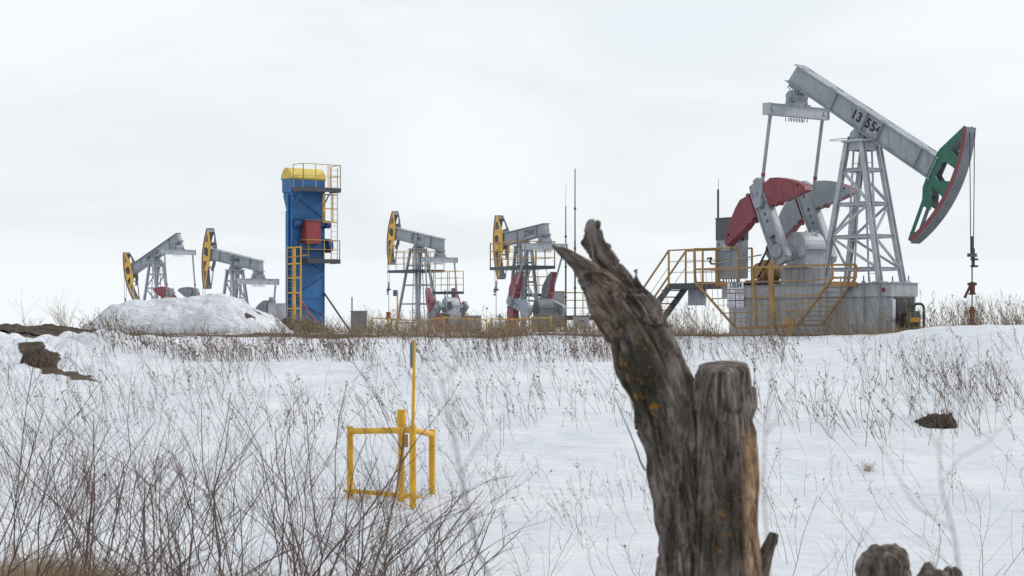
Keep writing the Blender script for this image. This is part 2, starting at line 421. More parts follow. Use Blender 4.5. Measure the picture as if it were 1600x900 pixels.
# ------------------------------------------------------------------ pumpjack
def pumpjack(label, X, Y, flip, Hp, Ht, tilt, ca, shaft, body, plate_mat, Rr=4.25, A=27, rear=3.5, W=2.7, rc=1.72,
             legs=(1.15, .53, .29, .37), arm_half=1.5, base=None, crank_v=1.05, letters=.36, ltr_s=-.1, carrier=2.4, zoff=0,
             front=3.12, th=None, beam_h=(.60, .70), cgap=.42, wa=0, gbm=None, gearbase=True, rig='full', hw_=.23, texts=None, ribs=(-1.28, .03, .74, 2.5), diags=True, body_bold=.02, crank_len=2.5, rod_bottom=.9):
    z0 = gz(X, Y) + zoff
    root = thing('pumpjack', label, 'pumpjack', (X, Y, z0), (math.pi - (th or TH)) if flip else -TH, 'pumpjacks of the oil field')
    nr = 1 if flip else -1                 # sign of v on the side towards the camera
    t_ = R(tilt); piv = Vector((0, 0, Hp + Ht + .30))
    e1 = Vector((math.cos(t_), 0, math.sin(t_))); e2 = Vector((-math.sin(t_), 0, math.cos(t_))); ev = Vector((0, 1, 0))
    def B(s, h, v=0): return piv + e1 * s + e2 * h + ev * v
    def T(s, h, v): return B(s, h, v)
    # --- walking beam
    m = MB(); s0, s1 = -rear, front
    def hh(s): return beam_h[0] + (beam_h[1] - beam_h[0]) * (s - s0) / (s1 - s0)
    cut = .12
    m.plate([(s0, .05), (s1, .05), (s1, .05 + hh(s1)), (s0 + cut, .05 + hh(s0))], [], T, -.13, .13)
    for hfun, th in ((lambda s: .05, -.03), (lambda s: .05 + hh(s), .03)):
        a0 = s0 - .05 if th < 0 else s0 + cut - .05
        m.plate([(a0, hfun(s0)), (s1 + .04, hfun(s1)), (s1 + .04, hfun(s1) + th), (a0, hfun(s0) + th)], [], T, -.23, .23)
    for sp in tuple(ribs) + (s1 - .04,):
        m.plate([(sp - .012, .052), (sp + .012, .052), (sp + .012, .048 + hh(sp)), (sp - .012, .048 + hh(sp))], [], T, -.215, .215)
    for sp in (s0 + .35, s0 + 1.75, -.4, .6, 2.4):
        if sp < s1 - .3:
            for vv_ in (-.15, .15):
                m.bar(B(sp, .085 + hh(sp), vv_), B(sp + .3, .085 + hh(sp + .3), vv_), .04, .02, e2)
    beam = m.build('beam', GREY, root)
    # number painted on the web
    xd = e1 * (-1 if flip else 1); zd = ev * nr
    for part_, sc_ in texts:
        cpos = B(sc_, .05 + hh(sc_) * .5, nr * .136)
        M = Matrix.Translation(cpos) @ Matrix((xd, e2, xd.cross(e2))).transposed().to_4x4()
        text_mesh('beam_number', part_, letters, M, LETTER, beam, bold=body_bold, spacing=1.12)
    # --- horsehead
    cen_h = .12; cen_s = -.19
    def arc(r, a0, a1, n=18): return [(cen_s + r * math.cos(R(a0 + (a1 - a0) * i / n)), cen_h + r * math.sin(R(a0 + (a1 - a0) * i / n))) for i in range(n + 1)]
    A1, A2 = 25.5, -28.3
    tipb, tipt = arc(Rr, A2, A2, 1)[0], arc(Rr, A1, A1, 1)[0]
    sh = front - .12
    def pol(r, a): return (cen_s + r * math.cos(R(a)), cen_h + r * math.sin(R(a)))
    k_ = 1.0
    outer = arc(Rr, A2, A1) + [(tipt[0] - .12, tipt[1] + .01), (sh + .02, .98), (sh - .02, .80), (sh - .02, .2), (sh + .03, -.30), (sh + .20, -.61), (tipb[0] - .16, tipb[1] - .01)]
    ri = Rr - .17
    w1 = tipt[1] - .98; x1_ = tipt[0] - .12 - sh
    h1 = arc(ri, 13.2 * k_, 21.5 * k_, 5) + [(sh + .02 + x1_ * .60 + .14, .98 + w1 * .60 - .05), (sh + .42, 1.12)]
    h2 = arc(ri, 2.5 * k_, 8.5 * k_, 4) + [pol(Rr - .56, 9.6), pol(Rr - .74, 8.0), pol(Rr - .76, 1.8), pol(Rr - .58, .4)]
    w3 = tipb[1] + .61; x3 = tipb[0] - .16 - (sh + .20)
    h3 = arc(ri, -24.0 * k_, -4.6 * k_, 8) + [pol(Rr - .66, -3.4), (sh + .64, -.74), (sh + .20 + .13 + x3 * .12, -.61 + w3 * .12), (sh + .20 + .12 + x3 * .78, -.61 + w3 * .78)]
    ht = tipt[1] - cen_h
    m = MB()
    m.plate(outer, [h1, h2, h3], T, nr * (hw_ - .02), nr * hw_, 0)
    m.plate(outer, [h1, h2, h3], T, -nr * hw_, -nr * (hw_ - .02), 1)
    rim = arc(Rr + .035, A2 - .3, A1 + .3, 26); rin = list(reversed(arc(Rr + .002, A2 - .3, A1 + .3, 26)))
    m.plate(rim + rin, [], T, -hw_ - .03, hw_ + .03, 1)
    for aa in (-1, 11 * k_, A1 * .96, A2 * .96):
        q0 = arc(Rr - .02, aa, aa, 1)[0]; q1 = arc(Rr - .75 if abs(aa) < 13 else Rr - .30, aa, aa, 1)[0]
        m.plate([(q0[0], q0[1] - .012), (q0[0], q0[1] + .012), (q1[0], q1[1] + .012), (q1[0], q1[1] - .012)], [], T, -hw_ + .025, hw_ - .025, 1)
    for k in (1, -1):   # back braces between the two cheeks and the beam end
        tt_ = tipt if k > 0 else tipb
        m.box(B(sh + (.08 if k > 0 else .26), .86 if k > 0 else -.50, 0), (.10, hw_ * 2 - .05, .10), mi=1)
        m.box(B(tt_[0] - .10, tt_[1] - k * .09, 0), (.10, hw_ * 2 - .05, .10), mi=1)
    head = m.build('horsehead', [plate_mat, GREYD if not flip else GREY], root)
    m = MB()
    eo = arc(Rr - .003, A2, A1, 26); ei = list(reversed(arc(Rr - (.14 if not flip else .08), A2, A1, 26)))
    m.plate(eo + ei, [], T, nr * (hw_ + .001), nr * (hw_ + .012))
    m.build('rim_edge', REDP, head)
    # --- bridle cable, carrier and rod
    m = MB()
    topa = A1 + tilt; lowa = min(0, topa - 1.5); ua = (Rr + .06) * math.cos(R(lowa)) - .10
    for k in (-1, 1):
        pts = [Vector(((Rr + .06) * math.cos(R(a)) - .10, k * .11, piv.z + (Rr + .06) * math.sin(R(a)))) + e2 * cen_h * 0 for a in np.linspace(max(lowa, topa - 2), lowa, 8)]
        pts = [p + Vector((0, 0, .18)) for p in pts] + [Vector((ua, k * .06, Hp * 0 + carrier))]
        m.path(pts, .014, 5)
    m.build('bridle_cable', BLACK, root)
    m = MB(); m.box((ua, 0, carrier), (.12, .30, .10)); m.tube((ua, 0, carrier + .55), (ua, 0, carrier - .1), .035); m.tube((ua, .08, carrier + .2), (ua, .08, carrier - .35), .03)
    m.box((ua, .1, carrier - .12), (.16, .16, .06)); m.box((ua, .1, carrier - .32), (.16, .16, .06))
    m.tube((ua, 0, carrier), (ua, 0, rod_bottom), .02)
    m.build('polished_rod', STEEL, root)
    # --- tower
    U0, V0, U1, V1 = legs; m = MB(); zt = Hp + Ht
    def C(su, sv, f): return Vector((su * (U0 + (U1 - U0) * f), sv * (V0 + (V1 - V0) * f), Hp + Ht * f))
    for su in (-1, 1):
        for sv in (-1, 1): m.ibeam(C(su, sv, 0), C(su, sv, 1), .15, .16, .022, (0, 1, 0))
    levs = [.10, .33, .56, .80] if Ht > 4 else [.12, .5, .82]
    for f in levs:
        for su in (-1, 1): m.ibeam(C(su, -1, f), C(su, 1, f), .08, .10, .015)
        for sv in (-1, 1): m.ibeam(C(-1, sv, f), C(1, sv, f), .09, .11, .015)
    for f0, f1, k in (((levs[0], levs[1], 1), (levs[1], levs[2], -1)) if diags else ()):
        for sv in (-1, 1): m.bar(C(-k, sv, f1), C(k, sv, f0), .045, .075)
        for su in (-1, 1): m.bar(C(su, -k, f1), C(su, k, f0), .045, .075)
    if len(levs) > 3 and diags:
        for sv in (-1, 1): m.bar(C(-1, sv, levs[3]), C(1, sv, levs[2]), .06, .09)
    m.bx(-U1 - .13, U1 + .13, -V1 - .14, V1 + .14, zt - .02, zt + .05)
    for sv in (-1, 1): m.ibeam((-U1 - .05, sv * V1, zt - .15), (U1 + .05, sv * V1, zt - .15), .12, .24, .02)
    for su in (-1, 1): m.ibeam((su * U1, -V1, zt - .15), (su * U1, V1, zt - .15), .12, .24, .02)
    for su in (-1, 1):
        for sv in (-1, 1): m.box((su * U0, sv * V0, Hp + .02), (.36, .34, .04))
    m.build('tower', GREYL, root)
    for lu, lf in ((-1, .45), (1, .35)):
        m = MB()
        for vv_ in (-.17, .17):
            m.bar((lu * (U0 * lf + .0), vv_, Hp + .05), (lu * (U1 * .75), vv_, zt - .25), .045, .045)
        k = 0
        while .3 + k * .34 < Ht - .4:
            f = (.3 + k * .34) / Ht; uu = lu * (U0 * lf + (U1 * .75 - U0 * lf) * f)
            m.tube((uu, -.17, Hp + Ht * f), (uu, .17, Hp + Ht * f), .011, n=5, cap=False); k += 1
        m.build('ladder', GREYL, root)
    # --- saddle bearing
    m = MB(); bz = zt + .19
    m.tube((-.08, -.33, bz), (-.08, .33, bz), .16, n=20); m.tube((-.08, -.36, bz), (-.08, -.33, bz), .10, n=12); m.tube((-.08, .33, bz), (-.08, .36, bz), .10, n=12)
    m.bx(-.30, .16, -.34, -.16, zt + .052, bz - .02); m.bx(-.30, .16, .16, .34, zt + .052, bz - .02)
    m.box(piv + Vector((0, 0, -.02)), (.5, .34, .16), Matrix.Rotation(-t_, 3, 'Y'))
    for vv_ in (-.42, .42):
        for k in range(2): m.tube((-.26 + k * .34, vv_ * .88, zt + .05), (-.26 + k * .34, vv_ * .88, zt + .16), .025, n=6)
    ring = [Vector((-.75 + .45 * math.cos(a), nr * .1 + .28 * math.sin(a), zt + .12)) for a in np.linspace(0, 2 * math.pi, 15)]
    m.path(ring, .012, 5)
    m.build('saddle_bearing', GREY, root)
    # --- tail bearing and crossbar
    st = -rear + .42; tb = B(st, -.14); 
    m = MB(); tbc = tb + Vector((0, 0, -.08))
    m.box(B(st, -.02), (.55, .34, .10), Matrix.Rotation(-t_, 3, 'Y'))
    m.tube(tbc + Vector((0, -.30, -.06)), tbc + Vector((0, .30, -.06)), .19, n=18); m.tube(tbc + Vector((0, -.40, -.06)), tbc + Vector((0, .40, -.06)), .12, n=14)
    m.box(tbc + Vector((0, 0, .02)), (.34, .5, .16)); m.box(tbc + Vector((-.02, 0, -cgap + .27)), (.26, .44, .16))
    for vv_ in (-.34, .34):
        m.bar(tbc + Vector((0, vv_, -.05)), tbc + Vector((-.02, vv_ * 1.1, -cgap + .20)), .12, .16, (0, 1, 0))
        m.box(tbc + Vector((-.02, vv_ * 1.1, -cgap + .205)), (.34, .2, .05))
    for k in range(5): m.tube(B(st - .2 + k * .1, .04, .26), B(st - .2 + k * .1, -.12, .26), .02, n=5); m.tube(B(st - .2 + k * .1, .04, -.26), B(st - .2 + k * .1, -.12, -.26), .02, n=5)
    m.build('tail_bearing', GREY, root)
    cb = tbc + Vector((-.02, 0, -cgap))
    m = MB()
    m.bx(cb.x - .11, cb.x + .11, -W / 2, W / 2, cb.z - .155, cb.z + .155)
    m.bx(cb.x - .15, cb.x + .15, -W / 2, W / 2, cb.z + .156, cb.z + .18); m.bx(cb.x - .15, cb.x + .15, -W / 2, W / 2, cb.z - .18, cb.z - .156)
    for sv in (-1, 1):
        m.bx(cb.x - .16, cb.x + .16, sv * (W / 2 + .002), sv * (W / 2 + .022), cb.z - .19, cb.z + .19)
        for uu in (-1, 1): m.tube((cb.x + uu * .113, sv * (W / 2 - .16), cb.z), (cb.x + uu * .15, sv * (W / 2 - .16), cb.z), .075, n=10)
    for k in range(7):
        vv_ = (k - 3) * .13
        m.tube((cb.x + .1, vv_, cb.z - .18), (cb.x + .1, vv_, cb.z - .33), .018, n=5); m.tube((cb.x - .1, vv_, cb.z - .21), (cb.x - .1, vv_, cb.z - .33), .018, n=5)
        if k in (0, 1, 5, 6): m.tube((cb.x + .1, vv_, cb.z + .2), (cb.x + .1, vv_, cb.z + .30), .018, n=5)
    m.build('crossbar', GREYL, root)
    # --- cranks, weights, pitmans
    su_, sw_ = shaft; ca_ = R(ca)          # ca: angle of the arm from straight up, positive = towards the tail
    ea = Vector((-math.sin(ca_), 0, math.cos(ca_))); eb = Vector((math.cos(ca_), 0, math.sin(ca_)))
    sc = Vector((su_, 0, sw_))
    kk = rc / 1.72
    for sv in (-1, 1):
        vc = sv * crank_v
        def K(a, b, v): return sc + ea * (a * kk) + eb * b + ev * v
        m = MB()
        hw = .30
        arm = [(-.42, -hw * .7), (-.30, -hw), (2.2, -hw), (2.42, -hw * .85), (2.42, -.05), (2.52, -.02), (2.52, .18), (2.36, hw), (-.30, hw), (-.42, hw * .7)]
        holes = []
        for a_ in (1.05, 1.30, 1.55, 2.02):
            holes.append([(a_ + .07 * math.cos(q), .0 + .07 * math.sin(q)) for q in np.linspace(0, 2 * math.pi, 9)[:-1]])
        holes.append([(.18, -.12), (.55, -.14), (.55, .1), (.42, .14), (.30, .06), (.18, .12)])
        m.plate(arm, holes, K, vc - .10, vc + .10)
        for bb in (-hw + .04, hw - .04):      # T-slot rails along both edges
            for q in (-1, 1):
                p0, p1 = K(-.3, bb, vc + q * .12), K(2.2, bb, vc + q * .12); m.bar(p0, p1, .06, .04, ev)
        m.tube(K(0, 0, vc - .16), K(0, 0, vc + .16), .22, n=16)
        crank = m.build('crank', GREY, root)
        for k in (-1, 1):
            half = [(1.40, .33), (2.22, .33), (2.24, .42), (2.17, .46), (2.2, .74), (2.05, 1.05), (1.80, 1.40), (1.52, 1.72), (1.28, 1.93), (1.14, 1.92), (1.28, .95), (1.36, .72), (1.30, .60), (1.40, .52)]
            pts = [(a_ + wa, k * b_) for a_, b_ in half]
            m = MB()
            inner = -sv * .17; outr = sv * .17
            eye = [(1.42 + wa + .045 * math.cos(q), k * 1.68 + .045 * math.sin(q)) for q in np.linspace(0, 2 * math.pi, 9)[:-1]]
            m.plate(pts, [eye], K, vc + inner, vc + outr, 0, mi0=1, mi1=0, edge_mi=0)
            m.build('counterweight', [REDP, GREY], crank)
        m = MB(); pin = K(1.72, 0, 0)
        vp = sv * (W / 2 - .16)
        m.tube(Vector((pin.x, vc + sv * .05, pin.z)), Vector((pin.x, vp + sv * .12, pin.z)), .13, n=14)
        m.tube(Vector((pin.x, vp - sv * .02, pin.z)), Vector((pin.x, vp + sv * .14, pin.z)), .19, n=8)
        top = Vector((cb.x, vp, cb.z - .2)); bot = Vector((pin.x, vp, pin.z))
        m.tube(top, bot, .058, n=10); m.bar(bot + (top - bot).normalized() * .05, bot + (top - bot).normalized() * .5, .16, .12, (0, 1, 0))
        pt = m.build('pitman', GREY, root)
        m = MB(); d_ = (bot - top); m.tube(top + d_ * .66, top + d_ * .70, .066, n=10); m.build('red_band', REDP, pt)
    # --- gearbox
    m = MB(); gw = .46
    prof = [(.44 * math.cos(q), .52 * math.sin(q)) for q in np.linspace(0, math.pi, 13)]
    pr = [(a_, .10 + b_) for a_, b_ in prof] + [(-.42, -.42), (.42, -.42)]
    m.plate(pr, [], lambda a_, b_, v: sc + Vector((a_ + .12, v, b_)), -gw, gw)
    m.bx(su_ - .40, su_ + .64, -gw - .06, gw + .06, sw_ + .06, sw_ + .13)
    m.bx(su_ - .42, su_ + .66, -gw - .08, gw + .08, sw_ - .52, sw_ - .43)
    for k in range(5):
        for q in (-1, 1): m.tube((su_ - .34 + k * .22, q * (gw + .03), sw_ + .02), (su_ - .5 + k * .3, q * (gw + .03), sw_ + .19), .028, n=6)
    m.tube((su_, -crank_v - .1, sw_), (su_, crank_v + .1, sw_), .13, n=14)
    for q in (-1, 1):
        m.tube((su_, q * gw, sw_), (su_, q * (gw + .10), sw_), .27, n=18)
        m.tube((su_ + .40, q * gw, sw_ - .02), (su_ + .40, q * (gw + .07), sw_ - .02), .18, n=16)
    for a_ in (-.05, .2, .4): m.tube((su_ + a_, .2, sw_ + .4), (su_ + a_, .2, sw_ + .68), .04, n=8)
    gbx = m.build('gearbox', gbm or GREYL, root)
    if gearbase:
        m = MB(); zb = Hp if Hp > .3 else 0
        m.bx(su_ - .55, su_ + .80, -.44, .44, zb, sw_ - .521)
        m.bx(su_ - .2, su_ - .1, -.47, .47, zb, sw_ - .53); m.bx(su_ + .35, su_ + .45, -.47, .47, zb, sw_ - .53)
        m.build('gearbox_stand', GREY, root)
    # --- belt drive and motor behind the gearbox
    m = MB(); pz = sw_ + .05
    m.tube((su_ - .75, nr * (gw + .02), pz), (su_ - .75, nr * (gw + .16), pz), .30, n=22) if rig == 'full' else m.tube((su_ - .45, nr * 1.30, sw_ - .05), (su_ - .45, nr * 1.45, sw_ - .05), .62, n=26)
    pl = m.build('pulley', GREYD if rig == 'full' else GREY, root)
    m = MB(); mz = Hp + .45; mu = su_ - 1.55
    m.tube((mu, -.45, mz), (mu, .45, mz), .27, n=20)
    for k in range(9): m.tube((mu, -.36 + k * .09, mz), (mu, -.33 + k * .09, mz), .30, n=20)
    m.box((mu, 0, mz + .30), (.22, .28, .16))
    mo = m.build('motor', YELB if not flip else GREYD, root)
    m = MB(); m.bx(mu - .5, mu + .7, -.5, -.38, Hp + .06, Hp + .17); m.bx(mu - .5, mu + .7, .38, .5, Hp + .06, Hp + .17)
    m.bx(mu - .45, mu - .3, -.37, .37, Hp + .02, Hp + .14); m.bx(mu + .4, mu + .55, -.37, .37, Hp + .02, Hp + .14)
    m.bar((mu + .1, nr * .5, mz + .18), (su_ - .72, nr * .7, pz + .27), .07, .02); m.bar((mu + .05, nr * .5, mz - .2), (su_ - .78, nr * .7, pz - .27), .07, .02)
    m.build('motor_slide', STEEL, root)
    # --- base
    if base: base(root, Hp)
    return root

def base_big(root, Hp):
    m = MB()
    m.bx(-5.25, 1.62, -.55, .55, -.35, Hp - .42); m.bx(-5.55, 1.66, -.60, .60, Hp - .418, Hp - .02)
    m.bx(-5.6, 1.70, -.64, .64, Hp - .018, Hp)
    for u in (-4.3, -3.1, -1.3, -.1, .55, 1.25):
        m.bx(u - .012, u + .012, -.572, -.551, -.2, Hp - .43)
    o = m.build('base', GREYL, root)
    for u in (-.9, -.3, .62, 1.25): 
        for v in (-.66, .66): m = MB(); m.tube((u, v, .1), (u, v, Hp + .22), .022, n=6); m.box((u, v, Hp + .03), (.09, .09, .05)); m.build('anchor_rod', GREY, o)
    m = MB(); m.bx(1.621, 1.66, -.42, .42, .1, Hp - .45); m.build('dark_opening', STEEL, o)  # dark plate stands in for the shaded opening in the end face
    m = MB(); m.bx(1.655, 1.70, -.56, -.46, .05, Hp - .5); m.build('pipe_casing', WHITEP, o)
    m = MB(); m.bx(1.30, 1.42, -.62, -.602, Hp - .28, Hp - .16); m.build('red_plate', REDP, o)

BIG = pumpjack('largest grey pumpjack with green horsehead and red crank weights at right', 548 / FPX * 59, 59, False, 1.6, 4.35, -31, 25, (-2.5, 2.65),
               '13 554', GREENP, base=base_big, carrier=2.35, texts=(('13', -.36), ('554', .40)), letters=.42, rod_bottom=.85, zoff=-.02, hw_=.17, beam_h=(.58, .66), body_bold=.03,
               cgap=.54, rear=3.55, ribs=(-1.42, .03, .74, 2.45), front=3.17)
FB = Frame(BIG)
P1 = pumpjack('farthest left grey pumpjack with its beam tilted up to the right', (244 - 800) / FPX * 140, 140, True, .9, 4.15, -20, 34, (-2.42, 1.0),
              '2073 50', YELH, carrier=2.0, letters=.42, texts=(('2073', .52), ('50', -.45)), beam_h=(.60, .66), ribs=(.0, -2.2, 1.8), th=R(47))
P2 = pumpjack('grey pumpjack with yellow horsehead standing between the snow pile and blue tower', (367 - 800) / FPX * 120, 120, True, .1, 3.8, 8, 12, (-2.42, -.30),
              '27 349', YELH, carrier=1.6, letters=.42, texts=(('27', .30), ('349г', -.45)), beam_h=(.60, .66), ribs=(.0, -2.2, 1.8), th=R(54))
P3 = pumpjack('grey pumpjack on tall spread legs with a dark service platform, right of the blue tower', (653 - 800) / FPX * 136, 136, True, .1, 5.8, 9.5, -132, (-4.6, 1.8),
              '2    47', YELH, carrier=3.1, legs=(1.55, .95, .35, .40), letters=.40, texts=(('2', .75), ('47', -.35)), beam_h=(.80, .76), ribs=(.5, -.1, -2.0), diags=False, rc=1.35, wa=-.9, th=R(57))
P4 = pumpjack('grey pumpjack with railed platform beside the tall masts, its horsehead upright', (818 - 800) / FPX * 113, 113, True, .3, 4.78, -3.8, -78, (-3.0, 1.35),
              '27345', YELH, rc=2.0, carrier=2.6, rig='wheel', letters=.50, texts=(('27345г', -1.2),), ribs=(.55, -2.3), th=R(67), front=2.75, gbm=GREYD)

# service platforms of pumps 3 and 4 (parts of their pump)
def rail_box(m, x0, x1, y0, y1, z0, h, step=1.2, r=.022, mid=2, sides='nsew'):
    cs = {'s': ((x0, y0), (x1, y0)), 'n': ((x0, y1), (x1, y1)), 'w': ((x0, y0), (x0, y1)), 'e': ((x1, y0), (x1, y1))}
    for k in sides:
        (a, b), (c, d) = cs[k]; L_ = math.hypot(c - a, d - b); n = max(1, round(L_ / step))
        for i in range(n + 1):
            f = i / n; m.bar((a + (c - a) * f, b + (d - b) * f, z0), (a + (c - a) * f, b + (d - b) * f, z0 + h), r * 2, r * 2)
        for q in range(mid + 1):
            zz = z0 + h - q * h / (mid + 1); m.bar((a, b, zz), (c, d, zz), r * (2 if q == 0 else 1.5), r * (2 if q == 0 else 1.5))
def add_platform(root, x0, x1, y0, y1, z, h=1.25, hole=None, ladder=None, r=.022):
    m = MB()
    if hole:
        hx, hy = hole
        m.bx(x0, -hx, y0, y1, z - .18, z); m.bx(hx, x1, y0, y1, z - .18, z); m.bx(-hx + .002, hx - .002, y0, -hy, z - .17, z - .01); m.bx(-hx + .002, hx - .002, hy, y1, z - .17, z - .01)
    else: m.bx(x0, x1, y0, y1, z - .18, z)
    p = m.build('service_platform', STEEL, root)
    m = MB(); rail_box(m, x0 + .03, x1 - .03, y0 + .03, y1 - .03, z, h, r=r); m.build('guardrail', YEL, p)
    return p
add_platform(P3, -1.5, 2.1, -1.3, 1.3, 4.42, 1.3, hole=(.75, .62), r=.018)
add_platform(P3, -4.6, -2.4, -1.0, .2, 2.85, 1.4, r=.018)
add_platform(P4, -2.0, 2.2, -1.15, 1.25, 3.90, 1.4, hole=(.7, .6), r=.026)
m = MB()
for v in (-.2, .2): m.bar((-2.05, v, .0), (-2.05, v, 5.6), .05)
for k in range(16): m.tube((-2.05, -.2, .3 + k * .33), (-2.05, .2, .3 + k * .33), .014, n=5)
m.build('ladder', GREYL, P3)
m = MB()
for k, (u, v) in enumerate(((-2.9, .9), (-2.9, -.5), (-4.4, .2))):
    m.bar((u, v, 0), (u, v, 3.0), .06)
m.build('platform_post', GREYL, P3)

# ------------------------------------------------------------------ control cabinet, stairs, guard of the big pumpjack
def bx_at(m, a, b_, **k): m.bx(a[0], b_[0], a[1], b_[1], a[2], b_[2], **k)
def like(root, name, label, cat): return thing(name, label, cat, tuple(root.location), root.rotation_euler.z)

# cabinet
cab = like(BIG, 'control_cabinet', 'tall grey control cabinet with dark upper half on the stair platform behind the big pumpjack', 'cabinet')
v0 = -.45
a = FB.V(1119, 436, v0); b_ = FB.V(1153.5, 374, v0); c_ = FB.V(1153.5, 340, v0)
m = MB(); m.bx(a.x, b_.x, v0, v0 + .45, a.z, b_.z); m.build('cabinet_body', GREY, cab)
m = MB(); m.bx(a.x - .01, b_.x + .01, v0 - .015, v0 + .46, b_.z + .002, c_.z); m.bx(a.x - .03, b_.x + .03, v0 - .04, v0 + .49, c_.z + .002, c_.z + .03)
m.build('cabinet_hood', HOOD, cab)
m = MB(); q = FB.V(1131, 382, v0); q2 = FB.V(1144, 391, v0); m.bx(q.x, q2.x, v0 - .10, v0 - .002, q2.z, q.z); m.build('meter_box', GREYL, cab)
def tri_sign(name, parent, c, size, M3, mat=CREAMY, nrm=None):
    m = MB(); T_ = lambda a, b, t: c + M3 @ Vector((a, b, t))
    m.plate([(-size / 2, -size * .43), (size / 2, -size * .43), (0, size * .45)], [], T_, .0, .006)
    o = m.build(name, mat, parent)
    m = MB(); m.plate([(-size * .05, -size * .30), (size * .02, -size * .02), (-size * .04, -size * .02), (size * .05, size * .2), (size * .01, size * .04), (size * .08, size * .04)], [], T_, .0065, .010)
    m.build('bolt_mark', LETTER, o)
    return o
M3n = Matrix(((1, 0, 0), (0, 0, -1), (0, 1, 0)))      # columns -> x right, y up, normal -y
tri_sign('warning_triangle', cab, Vector(((FB.V(1134.5, 406, v0)).x, v0 - .004, FB.V(1134.5, 406, v0).z)), .14, M3n, YELV)
m = MB(); g_ = FB.V(1123, 381, v0); m.bx(g_.x - .04, g_.x + .04, v0 - .006, v0 - .001, g_.z - .05, g_.z + .02); m.build('green_tag', GREENP, cab)
m = MB(); m.tube((b_.x + .03, v0 + .2, c_.z - .75), (b_.x + .05, v0 + .2, c_.z - .35), .035); m.tube((b_.x + .05, v0 + .2, c_.z - .36), (b_.x + .12, v0 + .2, c_.z - .15), .02)
m.build('cable_gland', BLACK, cab)
m = MB()
for k in range(6): m.tube((a.x + .1 + k * .12, v0 + .25, a.z), (a.x + .12 + k * .13, v0 + .25, a.z - .35), .02, n=6)
m.build('cable', BLACK, cab)
# thin aerial on cabinet
ae = like(BIG, 'aerial_mast', 'short dark aerial mast rising behind the control cabinet', 'mast')
q = FB.V(1122, 340, v0 + .6); q2 = FB.V(1122.5, 296, v0 + .6)
m = MB(); m.tube((q.x, q.y, FB.V(1122, 440, v0 + .6).z), (q.x, q.y, q2.z), .035); m.build('pole', STEEL, ae)
m = MB(); m.tube((q.x + .02, q.y, q2.z), (q.x + .02, q.y, q2.z + .35), .010); m.build('rod_tip', GALV, ae)

# stair platform
sp = like(BIG, 'stair_platform', 'dark steel stair and platform with thin yellow handrails left of the big pumpjack', 'staircase')
VN, VF = -.55, .30
pa = FB.V(1043, 443, VN); pb = FB.V(1128, 443, VN); zt = pa.z
xr = FB.V(1160, 440, VN).x
m = MB(); m.bx(pa.x, xr, VN, VN + .07, zt - .20, zt); m.bx(pa.x, xr, VF - .07, VF, zt - .20, zt); m.bx(pa.x, xr, VN + .071, VF - .071, zt - .06, zt - .02)
m.bx(pa.x, pa.x + .07, VN + .071, VF - .071, zt - .20, zt - .061)
m.build('platform', STEEL, sp)
ft = FB.V(1004, 500, VN)
m = MB()
for v in (VN + .035, VF - .035):
    d = Vector((ft.x - pa.x, 0, ft.z - zt)); m.bar((pa.x + .08, v, zt - .08), (pa.x + d.x * 1.5, v, zt - .08 + d.z * 1.5), .06, .22)
m.build('stringer', STEEL, sp)
m = MB(); n = 8
for k in range(1, n + 1):
    f = k / n * 1.45; m.bx(pa.x + d.x * f - .14, pa.x + d.x * f + .14, VN + .07, VF - .07, zt + d.z * f - .02, zt + d.z * f + .015)
m.build('tread', STEEL, sp)
for v, cols in ((VN, ((1045, 378), (1098, 378), (1119, 378), (1154, 379))), (VF, ((1071.5, 380), (1124, 380), (1175, 380)))):
    m = MB(); tops = [FB.V(x, y, v) for x, y in cols]; ztp = zt + 1.12
    for p in tops: m.bar((p.x, v, zt - .15), (p.x, v, ztp), .05)
    m.bar((tops[0].x, v, ztp), (tops[-1].x, v, ztp), .05)
    for k in (.37, .74): m.tube((tops[0].x, v, zt + k), (tops[-1].x, v, zt + k), .010)
    m.bar((tops[0].x, v, ztp), (tops[0].x + d.x * 1.35, v, ztp + d.z * 1.35), .05)
    m.tube((tops[0].x, v, ztp - .55), (tops[0].x + d.x * 1.35, v, ztp - .55 + d.z * 1.35), .010)
    f = 1.3; m.bar((tops[0].x + d.x * f, v, ztp + d.z * f), (tops[0].x + d.x * f, v, zt - .1 + d.z * f), .05)
    m.build('handrail', YELB, sp)
jb = like(BIG, 'junction_box', 'grey steel junction box hanging under the stair platform', 'box')
q = FB.V(1075, 455, -.1); q2 = FB.V(1096, 477, -.1)
m = MB(); m.bx(q.x, q2.x, -.1, .12, q2.z, zt - .201); m.build('box_body', GREY, jb)
m = MB(); m.path([(q2.x + .02, 0, zt - .25), (q2.x + .12, 0, zt - .45), (q2.x + .1, 0, q2.z - .02), (q2.x, 0, q2.z + .05)], .02); m.build('cable', WHITEP, jb)

